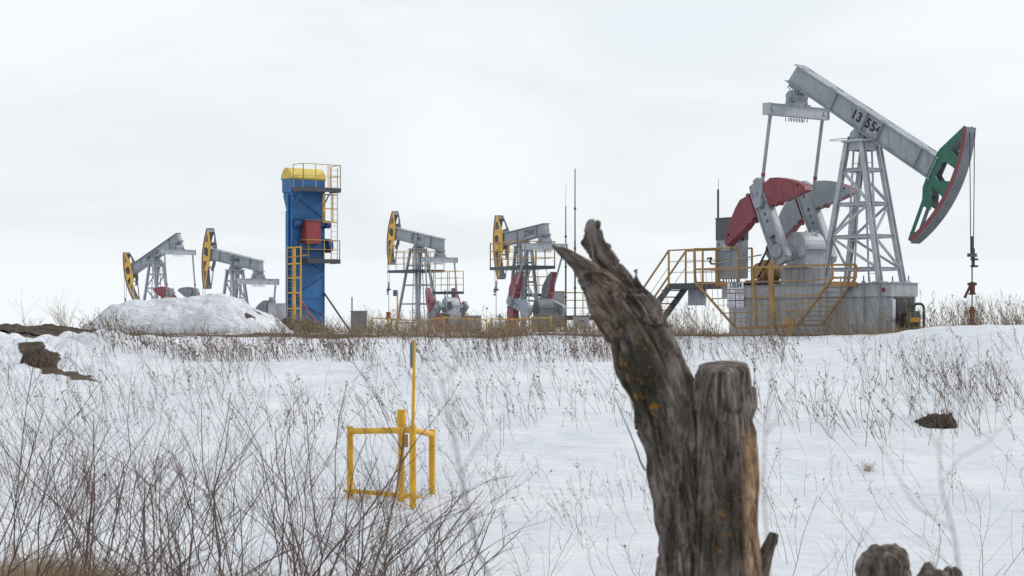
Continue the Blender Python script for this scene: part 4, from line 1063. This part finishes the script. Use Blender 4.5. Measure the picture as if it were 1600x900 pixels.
def wood(name, stacks, axis, parent, voxel=.0045, moss=None, rot=None, knots=(), seed=0, amp=.014, gscale=1.0, ztop=None):
    """stacks: lists of ring tuples; the solids are fused, then split by grain grooves"""
    mb = MB()
    for st in stacks: mb.rings(st, 28)
    src = mb.build('tmp_wood', WOOD, None)
    md = src.modifiers.new('r', 'REMESH'); md.mode = 'VOXEL'; md.voxel_size = voxel; md.use_smooth_shade = True
    dg = bpy.context.evaluated_depsgraph_get(); me = bpy.data.meshes.new_from_object(src.evaluated_get(dg))
    bpy.data.objects.remove(src)
    nv = len(me.vertices); co = np.zeros(nv * 3); me.vertices.foreach_get('co', co); co = co.reshape(-1, 3)
    no = np.zeros(nv * 3); me.vertices.foreach_get('normal', no); no = no.reshape(-1, 3)
    # grain coordinates: offset from the nearest axis and length along it
    best = np.full(nv, 1e9); bark = np.zeros((nv, 3))
    for ai, ax in enumerate(axis):
        L0 = ai * 7.3
        for p, q in zip(ax[:-1], ax[1:]):
            p_ = np.array(p); q_ = np.array(q); d = q_ - p_; l = np.linalg.norm(d); d /= l
            r = co - p_; tt = np.clip(r @ d, 0, l); o = r - tt[:, None] * d; ds = np.linalg.norm(o, axis=1)
            kx = ds < best; best[kx] = ds[kx]
            bark[kx] = np.stack([o[kx, 0] + ai, o[kx, 1] + o[kx, 2] * .2, (L0 + tt[kx]) * .17], 1); L0 += l
    bl = bark.tolist(); disp = np.zeros(nv); mv = np.zeros(nv); rv = np.zeros(nv); cl = co.tolist()
    for i in range(nv):
        B_ = Vector(bl[i]) + Vector((seed, 0, 0)); c = cl[i]
        a = abs(noise.noise(B_ * 22)); e_ = noise.noise(B_ * 60); g = noise.noise(Vector(c) * 9 + Vector((seed, 0, 0)))
        cr_ = noise.noise(Vector((bl[i][0] * 55 + seed, bl[i][1] * 55, bl[i][2] * 40)))
        disp[i] = amp * (-1.35 * max(0, .20 - a) / .20 + .45 + e_ * .5 - .8 * max(0, 1 - abs(cr_) / .08)) + g * amp * gscale + noise.noise(Vector(c) * 3.2) * .010 * gscale
        if moss: mv[i] = moss(c)
        if rot: rv[i] = rot(c)
    disp *= np.clip(best / .032, .12, 1)
    if ztop is not None: disp *= np.clip((ztop - co[:, 2]) / .06, .1, 1)
    for (kp, kr) in knots:
        ds = np.linalg.norm(co - np.array(kp), axis=1)
        disp += -.035 * np.exp(-(ds / (kr * .55)) ** 2) + .016 * np.exp(-((ds - kr) / (kr * .4)) ** 2)
    co2 = co + no * disp[:, None]; me.vertices.foreach_set('co', co2.reshape(-1))
    a = me.attributes.new('bark', 'FLOAT_VECTOR', 'POINT'); a.data.foreach_set('vector', bark.reshape(-1))
    a = me.attributes.new('moss', 'FLOAT', 'POINT'); a.data.foreach_set('value', mv)
    a = me.attributes.new('rot', 'FLOAT', 'POINT'); a.data.foreach_set('value', rv)
    me.materials.clear(); me.materials.append(WOOD); me.name = name; me.update()
    o = bpy.data.objects.new(name, me); COL.objects.link(o); o.parent = parent
    print(name, nv)
    return o
YT = 6.75
bk = thing('broken_tree', 'splintered grey dead tree with leaning broken trunk and sawn second trunk in the foreground', 'dead tree', tuple(P(1080, 1290, YT)))
oT = Vector(bk.location); PT = lambda x, y, Y=YT: P(x, y, Y) - oT
def hring(y, xl, xr, dy=0, dep=.9):
    c = PT((xl + xr) / 2, y, YT + dy); r = (xr - xl) / 2 / FPX * YT; return (c, Vector((r, 0, 0)), Vector((0, r * dep, 0)))
def tring(x, y, rpx, dx, dy_, dep=.7, dY=0):
    """ring across a slanted axis; (dx, dy_) picture direction of the axis"""
    l = math.hypot(dx, dy_); nx, nz = -dy_ / l, -dx / l     # perpendicular in the picture plane
    c = PT(x, y, YT + dY); r = rpx / FPX * YT; return (c, Vector((nx * r, 0, nz * r)), Vector((0, r * dep, 0)))
S1 = [hring(*a) for a in ((1300, 995, 1130), (1100, 1016, 1112), (960, 1026, 1104), (900, 1027, 1100), (840, 1032, 1098), (780, 1020, 1094), (730, 1010, 1092), (680, 1002, 1092), (640, 991, 1090), (600, 975, 1083), (560, 963, 1070), (536, 957, 1059), (505, 949, 1042), (480, 940, 1030), (462, 934, 1018))]
S2 = [tring(985, 510, 42, -.55, -.8), tring(958, 478, 36, -.62, -.78), tring(930, 438, 25, -.68, -.72), tring(908, 416, 15, -.75, -.65), tring(888, 400, 9.5, -.78, -.6), tring(872, 389, 5, -.8, -.55), tring(862, 383, 1.8, -.8, -.5)]
S3 = [tring(1000, 490, 26, -.45, -.9, .6, .03), tring(978, 452, 20, -.5, -.85, .5, .04), tring(956, 418, 19, -.5, -.85, .45, .04), tring(940, 394, 18, -.45, -.9, .4, .04), tring(931, 374, 15, -.3, -.95, .4, .04), tring(927, 358, 10.5, -.1, -1, .4, .04), tring(928, 347, 7.5, 0, -1, .5, .04)]
S4 = [tring(1016, 480, 14, -.3, -.95, .6), tring(1006, 456, 10, -.35, -.93, .6), tring(998, 440, 6, -.4, -.9, .6), tring(991, 419, 1.6, -.35, -.93, .6)]
S5 = [tring(918, 366, 6, -.6, -.8, .5, .04), tring(914, 380, 6, -.1, 1, .5, .04), tring(926, 392, 6, .5, .8, .5, .04)]
S6 = [tring(935, 352, 4, .1, -1, .5, .04), tring(922, 350, 3.5, -.1, -1, .5, .04)]
axL = [PT(1060, 1300), PT(1062, 900), PT(1052, 735), PT(1040, 640), PT(1012, 560), PT(985, 500), PT(930, 435), PT(862, 383)]
axL2 = [PT(1000, 490), PT(940, 394), PT(928, 345)]
kn = PT(1036, 513); kn = (kn.x, -.115, kn.z)
mossL = lambda c: max(0, 1 - ((c[0] - PT(993, 600).x) / .11) ** 2) * max(0, 1 - ((c[2] - PT(990, 605).z) / .30) ** 2) * 1.3
wood('leaning_trunk', [S1, S2, S3, S4, S5], [axL, axL2], bk, moss=mossL, knots=[(kn, .034)], seed=1,
     rot=lambda c: .35 * max(0, 1 - ((c[0] - PT(945, 475).x) / .05) ** 2) * max(0, 1 - ((c[2] - PT(945, 470).z) / .15) ** 2))
Q = [hring(*a, dy=-.06) for a in ((1300, 1060, 1235), (1100, 1076, 1200), (900, 1083, 1190), (830, 1087, 1183), (760, 1089, 1184), (700, 1089, 1182), (640, 1090, 1176), (600, 1090, 1171), (580, 1091, 1170))]
c, ax_, ay_ = Q[-1]; Q.append((c + Vector((0, .01, .022)), ax_ * .97 + Vector((0, 0, .004)), ay_ * .95 + Vector((0, 0, .014))))
Qf = [tring(1089, 640, 7, 0, -1, 1, -.06), tring(1089, 600, 6, 0, -1, 1, -.06), tring(1091, 577, 3, .05, -1, 1, -.06)]
Qs = [tring(1172, 640, 9, .1, -1, 1, -.06), tring(1175, 620, 5, .3, -1, 1, -.06), tring(1178, 606, 2, .4, -1, 1, -.06)]
wood('sawn_trunk', [Q, Qf, Qs], [[PT(1140, 1300, YT - .06), PT(1136, 900, YT - .06), PT(1130, 570, YT - .06)]], bk, seed=4, amp=.011, gscale=.35, ztop=Q[-1][0].z,
     moss=lambda c: .8 * max(0, 1 - ((c[0] - PT(1125, 840).x) / .1) ** 2) * max(0, 1 - ((c[2] - PT(1100, 850).z) / .28) ** 2),
     rot=lambda c: sstep(PT(1148, 0).x, PT(1164, 0).x, c[0]) * sstep(PT(0, 655).z, PT(0, 700).z, c[2]))
wood('branch_stub', [[tring(1185, 905, 15, .5, -.85), tring(1196, 868, 12, .5, -.85), tring(1207, 843, 10.5, .4, -.9), tring(1210, 832, 8, .2, -.98)]], [[PT(1185, 905), PT(1210, 832)]], bk, seed=6, amp=.004, voxel=.004)
m = MB(); pts = [PT(1008, 735), PT(1001, 722), PT(990, 690), PT(975, 655), PT(957, 613)]
for i, (p, q) in enumerate(zip(pts[:-1], pts[1:])): m.tube(p, q, .0042 - i * .0008, .0034 - i * .0008, n=6)
m.build('twig', V_BRANCH, bk)

YS = 6.2
sA = thing('tree_stump', 'weathered stump top at the bottom edge, right of the broken tree', 'stump', tuple(P(1380, 1240, YS)), 0, 'stumps in the bottom right corner')
oS = Vector(sA.location)
def sring(y, xl, xr, Y=YS, dep=.85, o=None):
    c = P((xl + xr) / 2, y, Y) - o; r = (xr - xl) / 2 / FPX * Y; return (c, Vector((r, 0, 0)), Vector((0, r * dep, 0)))
st = [sring(y, a, b_, o=oS) for y, a, b_ in ((1260, 1315, 1450), (1000, 1330, 1430), (905, 1337, 1418), (880, 1342, 1418), (862, 1352, 1412), (852, 1362, 1398))]
sh_ = [sring(y, a, b_, YS - .05, o=oS) for y, a, b_ in ((960, 1400, 1430), (905, 1406, 1426), (893, 1413, 1424))]
wood('stump_wood', [st, sh_], [[P(1378, 1260, YS) - oS, P(1378, 850, YS) - oS]], sA, seed=9, amp=.008)
sB_ = thing('tree_stump', 'low ragged broken stump at the bottom right edge, just right of the other stump', 'stump', tuple(P(1470, 1250, YS)), 0, 'stumps in the bottom right corner')
oS = Vector(sB_.location)
st = [sring(y, a, b_, o=oS) for y, a, b_ in ((1260, 1400, 1550), (1000, 1425, 1525), (915, 1432, 1512), (900, 1436, 1500), (892, 1440, 1470))]
s2 = [sring(y, a, b_, YS, o=oS) for y, a, b_ in ((950, 1430, 1470), (893, 1438, 1462), (878, 1444, 1452))]
s3 = [sring(y, a, b_, YS, o=oS) for y, a, b_ in ((950, 1465, 1505), (897, 1472, 1502), (888, 1478, 1494))]
wood('stump_wood', [st, s2, s3], [[P(1465, 1260, YS) - oS, P(1465, 880, YS) - oS]], sB_, seed=11, amp=.010)

# ------------------------------------------------------------------ vegetation
class Veg:
    def __init__(s): s.v = []; s.f = []; s.n = 0
    def seg(s, pts, rad, k=3):
        n = len(pts); o = s.n
        for i, (p, r) in enumerate(zip(pts, rad)):
            d = (pts[min(i + 1, n - 1)] - pts[max(i - 1, 0)])
            if d.length < 1e-9: d = Vector((0, 0, 1))
            d.normalize(); u = Vector((0, 1, 0)) if abs(d.y) < .9 else Vector((1, 0, 0)); x = d.cross(u).normalized(); y = d.cross(x)
            for j in range(k):
                a = 2 * math.pi * j / k; q = p + (x * math.cos(a) + y * math.sin(a)) * r; s.v.append((q.x, q.y, q.z))
        for i in range(n - 1):
            for j in range(k):
                s.f.append((o + i * k + j, o + i * k + (j + 1) % k, o + (i + 1) * k + (j + 1) % k, o + (i + 1) * k + j))
        s.n += n * k
    def blob(s, p, r):
        o = s.n; q = [(r, 0, 0), (-r, 0, 0), (0, r, 0), (0, -r, 0), (0, 0, r * 1.5), (0, 0, -r * 1.5)]
        s.v += [(p.x + a, p.y + b, p.z + c) for a, b, c in q]; s.n += 6
        s.f += [(o + a, o + b, o + c) for a, b, c in ((4, 0, 2), (4, 2, 1), (4, 1, 3), (4, 3, 0), (5, 2, 0), (5, 1, 2), (5, 3, 1), (5, 0, 3))]
    def build(s, name, mat, org=Vector((0, 0, 0)), parent=None):
        me = bpy.data.meshes.new(name); vv = s.v if org.length == 0 else [(a - org.x, b - org.y, c - org.z) for a, b, c in s.v]
        me.from_pydata(vv, [], s.f); me.polygons.foreach_set('use_smooth', [True] * len(s.f)); me.materials.append(mat)
        o = bpy.data.objects.new(name, me); COL.objects.link(o)
        if parent: o.parent = parent
        elif org.length: o.location = org
        return o
rnd_ = random.Random(11)
def G0(a=1): return rnd_.gauss(0, a)
def stem(vg, p, d, L_, r, n=5, wob=.12, droop=0.0, taper=.35, k=3):
    pts = [p.copy()]; d = d.normalized(); st_ = L_ / n
    for i in range(n):
        d = (d + Vector((G0(wob), G0(wob), G0(wob * .5) - droop))).normalized(); pts.append(pts[-1] + d * st_)
    vg.seg(pts, [r * (1 - (1 - taper) * i / n) for i in range(n + 1)], k); return pts
def weed(vg, x, y, h, r, lean=-.3, br=5, seeds=.5, wob=.08):
    p = Vector((x, y, gz(x, y) - .03)); d = Vector((lean + G0(.16), G0(.15), 1))
    pts = stem(vg, p, d, h, r, 5, wob)
    for b in range(br):
        f = rnd_.uniform(.35, .97); i = min(len(pts) - 2, int(f * (len(pts) - 1))); q = pts[i].lerp(pts[i + 1], rnd_.random())
        ax = (pts[i + 1] - pts[i]).normalized(); s_ = rnd_.choice((-1, 1)); dd_ = ax + Vector((s_ * rnd_.uniform(.3, .8), G0(.4), 0)) + Vector((0, 0, .1))
        bp_ = stem(vg, q, dd_, h * rnd_.uniform(.10, .32) * (1.15 - f * .5), r * .55, 3, .14)
        if rnd_.random() < seeds:
            for _ in range(rnd_.randint(1, 4)): vg.blob(bp_[-1].lerp(bp_[-3], rnd_.random()) + Vector((G0(.012), G0(.012), G0(.012))), r * rnd_.uniform(1.3, 2.6))
def at_px(px, Y): return (px - 800) / FPX * Y

# grass along the crest
vg = Veg()
for i in range(15000):
    Y = rnd_.uniform(54.6, 60.5); px = rnd_.uniform(-40, 1640)
    X = at_px(px, Y)
    dens = .5 + .8 * noise.noise(Vector((px * .012, 3, 0))) + .35 * noise.noise(Vector((px * .05, 9, 0)))
    if px < 420: dens *= .35
    if 1120 < px < 1420 and Y > 57.8: continue
    if rnd_.random() > dens * dens * 1.3 + .08: continue
    h = rnd_.uniform(.12, .42) * (1 + 1.1 * max(0, noise.noise(Vector((px * .03, 1, 7)))))
    p = Vector((X, Y, gz(X, Y) - .02)); stem(vg, p, Vector((G0(.45) - .1, G0(.3), 1)), h, rnd_.uniform(.004, .008), 3, .2, .05)
tag(vg.build('dry_grass', V_GRASS), 'pale dry grass along the crest of the slope', 'grass', kind='stuff')
# bare stalks rising above the crest grass
vg = Veg()
for i in range(1900):
    Y = rnd_.uniform(55.5, 60.0); px = rnd_.uniform(440, 1640)
    X = at_px(px, Y)
    dens = .45 + .9 * noise.noise(Vector((px * .010, 5, 1)))
    if 905 < px < 1120: dens += .15
    if px > 1430: dens += .45
    if rnd_.random() > dens: continue
    weed(vg, X, Y, rnd_.uniform(.4, 1.25) * (.75 if px < 1000 else 1), rnd_.uniform(.0045, .009), rnd_.uniform(-.55, .1), 6, .15, .1)
tag(vg.build('crest_weeds', V_GRASS), 'thin dry weed stalks standing on the skyline', 'weeds', kind='stuff')
# far grass around the distant pumps
vg = Veg()
for i in range(2600):
    Y = rnd_.uniform(80, 108); px = rnd_.uniform(450, 960)
    X = at_px(px, Y); dens = .5 + .9 * noise.noise(Vector((px * .02, 5, 4))) + (.3 if 800 < px < 950 or 640 < px < 740 else 0)
    if rnd_.random() > dens: continue
    p = Vector((X, Y, gz(X, Y) - .02)); stem(vg, p, Vector((G0(.5) - .15, G0(.3), 1)), rnd_.uniform(.3, 1.1), rnd_.uniform(.007, .012), 3, .18, .04)
tag(vg.build('far_grass', V_GRASS), 'taller dry grass in front of the distant pumpjacks', 'grass', kind='stuff')
# dark stalks on the strip below the crest
vg = Veg()
for i in range(5200):
    Y = rnd_.uniform(47.6, 56.5); px = rnd_.uniform(130, 1360)
    yb = 560 - (Y - 48) * 5
    X = at_px(px, Y)
    dens = .36 + 1.4 * noise.noise(Vector((px * .012, Y * .25, 11)))
    if px < 420: dens = (.9 if abs(Y - (52 - (px - 130) * .012)) < 1.6 else .04)
    if px > 1000: dens *= (.6 if Y > 52 else .3)
    if Y > 53: dens *= .6
    if px > 1230 and Y > 49: dens *= .3
    if rnd_.random() > dens: continue
    weed(vg, X, Y, rnd_.uniform(.3, .8) * (1 if Y < 53 else .6), rnd_.uniform(.0045, .0080), rnd_.uniform(-.6, .05), 5, .22, .12)
tag(vg.build('strip_weeds', V_STALK), 'brown weed stalks on the snowy strip under the crest', 'weeds', kind='stuff')
# stalks on the open snow slope
vg = Veg()
for i in range(4200):
    Y = 20 + 28 * rnd_.random() ** .75; px = rnd_.uniform(-20, 1620); X = at_px(px, Y)
    nz = noise.noise(Vector((X * .35, Y * .2, 17)))
    if px > 1180: dens = .45 + 1.3 * nz if Y > 34 else .14 + .3 * nz
    elif px > 640: dens = .36 + .8 * nz
    else: dens = .35 + .8 * nz
    if px > 1250 and Y > 45.5: dens *= .35
    if rnd_.random() > dens: continue
    h = rnd_.uniform(.45, 1.4) if px > 1180 else rnd_.uniform(.3, .95)
    if Y < 30: h *= .75
    weed(vg, X, Y, h, rnd_.uniform(.0030, .0058) * ((1.2 if px > 1180 else 1) if Y > 32 else .7), rnd_.uniform(-.75, .1), rnd_.randint(2, 7), .32, .10)
tag(vg.build('slope_weeds', V_STALK), 'thin dry weed stalks leaning left all over the snow slope', 'weeds', kind='stuff')

# pale grass tussocks in the left foreground
vg = Veg()
for i in range(6500):
    Y = rnd_.uniform(14.0, 18.5); px = rnd_.gauss(75, 65) if rnd_.random() < .7 else rnd_.uniform(-30, 700); X = at_px(px, Y)
    p = Vector((X, Y, gz(X, Y) - .02)); stem(vg, p, Vector((G0(.6), G0(.4), 1)), rnd_.uniform(.15, .55), .0032, 4, .25, .12)
tag(vg.build('grass_tussocks', V_GRASS), 'matted dry grass under the foreground shrubs at lower left', 'grass', kind='stuff')

vg = Veg()
for (x0, x1, Y, n_) in ((1470, 1494, 36.5, 90), (1435, 1490, 36.9, 40), (40, 100, 47.2, 60), (540, 690, 27.2, 120), (1350, 1362, 30, 40), (995, 1010, 15, 60)):
    for i in range(n_):
        X = at_px(rnd_.uniform(x0, x1), Y); p = Vector((X, Y + G0(.15), gz(X, Y))); stem(vg, p, Vector((G0(.6), G0(.5), 1)), rnd_.uniform(.08, .28), .0035, 3, .25, .1)
tag(vg.build('grass_tufts', V_GRASS), 'small tufts of dry grass poking through the snow', 'grass', kind='stuff')
# foreground shrubs, each a thing of its own
def branch(vg, p, d, L_, r, depth, wob=.16):
    pts = stem(vg, p, d, L_, r, 6, wob, -.02, .45, 4 if depth > 1 else 3)
    if depth < 2 and rnd_.random() < .35: vg.blob(pts[-1], r * rnd_.uniform(1.2, 2.2))
    if depth <= 0: return
    nb = rnd_.randint(4, 7) if depth > 1 else rnd_.randint(3, 5)
    for k in range(nb):
        f = rnd_.uniform(.25, .95); i = min(5, int(f * 6)); q = pts[i].lerp(pts[i + 1], rnd_.random()); ax = (pts[i + 1] - pts[i]).normalized()
        s_ = rnd_.choice((-1, 1)); dd_ = ax + Vector((s_ * rnd_.uniform(.35, .9), G0(.5), rnd_.uniform(0, .25)))
        branch(vg, q, dd_, L_ * rnd_.uniform(.30, .55) * (1.2 - .5 * f), r * .5 * (1.1 - .4 * f), depth - 1, wob)
def shrub(name, label, px, Y, h, ns, spread, lean=0, r=.006, depth=2, group='bare shrubs of the foreground', mat=V_BRANCH, cat='shrub'):
    X = at_px(px, Y); org = Vector((X, Y, gz(X, Y))); vg = Veg()
    for k in range(ns):
        p = org + Vector((G0(.12), G0(.12), -.05)); branch(vg, p, Vector((lean + G0(spread), G0(spread * .6), 1)), h * rnd_.uniform(.55, 1), r * rnd_.uniform(.6, 1.1), depth)
    o = vg.build(name, mat, org); return tag(o, label, cat, group)
sh_spec = [(-10, 15, 1.55, 9, .30, .25, 'cut by the left edge of the picture'), (55, 14, 1.5, 8, .28, .35, 'with long stems sweeping right from the lower left corner'),
           (130, 17, 1.7, 9, .26, .0, 'rising from matted grass near the lower left corner'), (185, 15, 1.45, 8, .30, .15, 'second clump from the matted grass at lower left'),
           (250, 16, 1.6, 9, .25, .0, 'left of the middle of the thicket'), (305, 14.5, 1.55, 8, .28, .1, 'in the middle of the thicket'),
           (360, 17, 1.6, 9, .25, -.1, 'right of the middle of the thicket'), (425, 15, 1.5, 10, .28, .0, 'tall clump left of the yellow frame'),
           (470, 16, 1.75, 10, .24, .05, 'dense clump just before the left post of the yellow frame'), (530, 15, 1.35, 9, .30, .45, 'whose stems cross in front of the yellow frame'),
           (560, 14, 1.45, 7, .25, .75, 'with one long branch reaching right past the yellow frame'), (640, 16, .95, 8, .35, .1, 'low clump under the yellow frame'),
           (720, 17, .85, 6, .35, -.1, 'small clump right of the yellow frame'), (20, 19, 1.9, 9, .22, .0, 'tall pale clump behind the left corner thicket'),
           (150, 20, 1.8, 9, .25, .05, 'tall clump behind the thicket at left'), (330, 20, 1.75, 9, .25, -.05, 'tall clump behind the middle of the thicket'),
           (450, 21, 1.8, 8, .22, -.05, 'tall clump behind, far left of the yellow frame'), (590, 13, 1.05, 6, .4, .35, 'low twiggy clump at the bottom edge under the yellow frame')]
for px, Y, h, ns, spd, ln, lab in sh_spec:
    shrub('bare_shrub', 'bare brown shrub ' + lab, px, Y, h * 1.2, int(ns * .92), spd * 1.35, ln, .0068)
for px, Y, h, ns, sp_, ln, r_, lab in ((495, 9.5, 1.5, 7, .22, .22, .0085, 'nearest thick-stemmed shrub, its stems crossing the left part of the yellow frame'),
                          (20, 9.0, 1.45, 5, .25, .45, .0090, 'nearest thick-stemmed shrub in the lower left corner, long stems leaning right'),
                          (270, 10.5, 1.35, 6, .30, .05, .0075, 'near thick-stemmed shrub with forked stems left of the bottom middle'),
                          (545, 8.5, .95, 3, .15, 1.15, .0080, 'near shrub with long low branches sweeping right under the yellow frame')):
    shrub('bare_shrub', lab, px, Y, h, ns, sp_, ln, r_)
for px, Y, h, lab in ((850, 18, 1.0, 'sparse bare shoot on the snow left of the broken tree'), (975, 16, .8, 'small dry clump at the foot of the broken tree, left side'), (1235, 15.5, 1.3, 'spindly bare shrub right of the sawn trunk'),
                      (1375, 15, 1.15, 'thin bare stems above the nearer stump'), (1490, 16, 1.0, 'sparse bare stems behind the ragged stump'), (1560, 17, 1.3, 'tall thin bare stems near the right edge')):
    shrub('bare_shoot', lab, px, Y, h, 4, .35, -.2, .0042, 1, 'sparse shoots on the lower snow')
# tall dry clumps on the crest
for px, Y, h, ns, lab in ((105, 57.5, 1.25, 22, 'tawny dry bush on the skyline at far left'), (60, 58, .7, 10, 'small tawny tuft left of the far left bush'), (585, 60, 1.0, 12, 'dry bush on the skyline between grey cabinet and yellow railing'),
                          (1530, 57, 1.1, 16, 'dry bush on the skyline just right of the wellhead'), (1585, 57, 1.0, 16, 'dry bush on the skyline at the right edge'), (1110, 57.5, 1.0, 10, 'thin dry bush below the stair platform')):
    shrub('dry_bush', lab, px, Y, h, ns, .35, -.3, .007, 1, 'dry bushes on the skyline', V_GRASS, 'bush')
for px, Y, h, ns in ((1505, 43, 1.1, 9), (1555, 42, 1.0, 9)):
    shrub('seed_weed', 'dark seeded weed clump on the right drift, ' + ('left one' if px < 1530 else 'right one') + ' of two', px, Y, h, ns, .16, -.2, .006, 1, 'seeded weeds on the right drift', V_STALK, 'weed')

# out-of-focus saplings close to the lens
def sapling(label, pts, Y, r, twigs, seed):
    rnd_.seed(seed)
    P0 = P(pts[0][0], pts[0][1], Y); org = Vector((P0.x, Y, gz(P0.x, Y))); vg = Veg()
    pl_ = [org + Vector((0, 0, -.05))] + [P(x, y, Y) for x, y in pts]
    vg.seg(pl_, [r * (1 - .75 * i / (len(pl_) - 1)) for i in range(len(pl_))], 6)
    for tw in twigs: 
        q = [P(x, y, Y + .05 * G0()) for x, y in tw]; vg.seg(q, [r * .5 * (1 - .6 * i / (len(q) - 1)) for i in range(len(q))], 5)
    o = vg.build('bare_sapling', V_BRANCH, org); tag(o, label, 'sapling', 'blurred saplings close to the camera')
sapling('blurred bare sapling near the camera just right of the yellow frame', [(800, 980), (745, 860), (720, 740), (705, 660), (690, 600), (680, 545)], 1.9, .0016,
        [[(705, 660), (690, 640), (672, 600), (660, 560)], [(720, 740), (750, 690), (790, 650)], [(690, 600), (715, 570), (740, 535)]], 1)
sapling('blurred bare sapling near the camera at right, forked above the stump', [(1500, 990), (1500, 900), (1490, 830), (1470, 760), (1468, 700), (1476, 640)], 2.0, .0013,
        [[(1490, 830), (1430, 790), (1400, 740), (1375, 690)], [(1470, 760), (1500, 715), (1545, 690), (1580, 650)], [(1468, 700), (1440, 660), (1425, 610)]], 2)
sapling('blurred bare stem near the camera beside the sawn trunk', [(1205, 990), (1200, 860), (1192, 760), (1196, 680), (1205, 600), (1206, 560)], 2.1, .0013,
        [[(1196, 680), (1225, 640), (1240, 600)]], 3)
print('OBJECTS', len(bpy.data.objects))
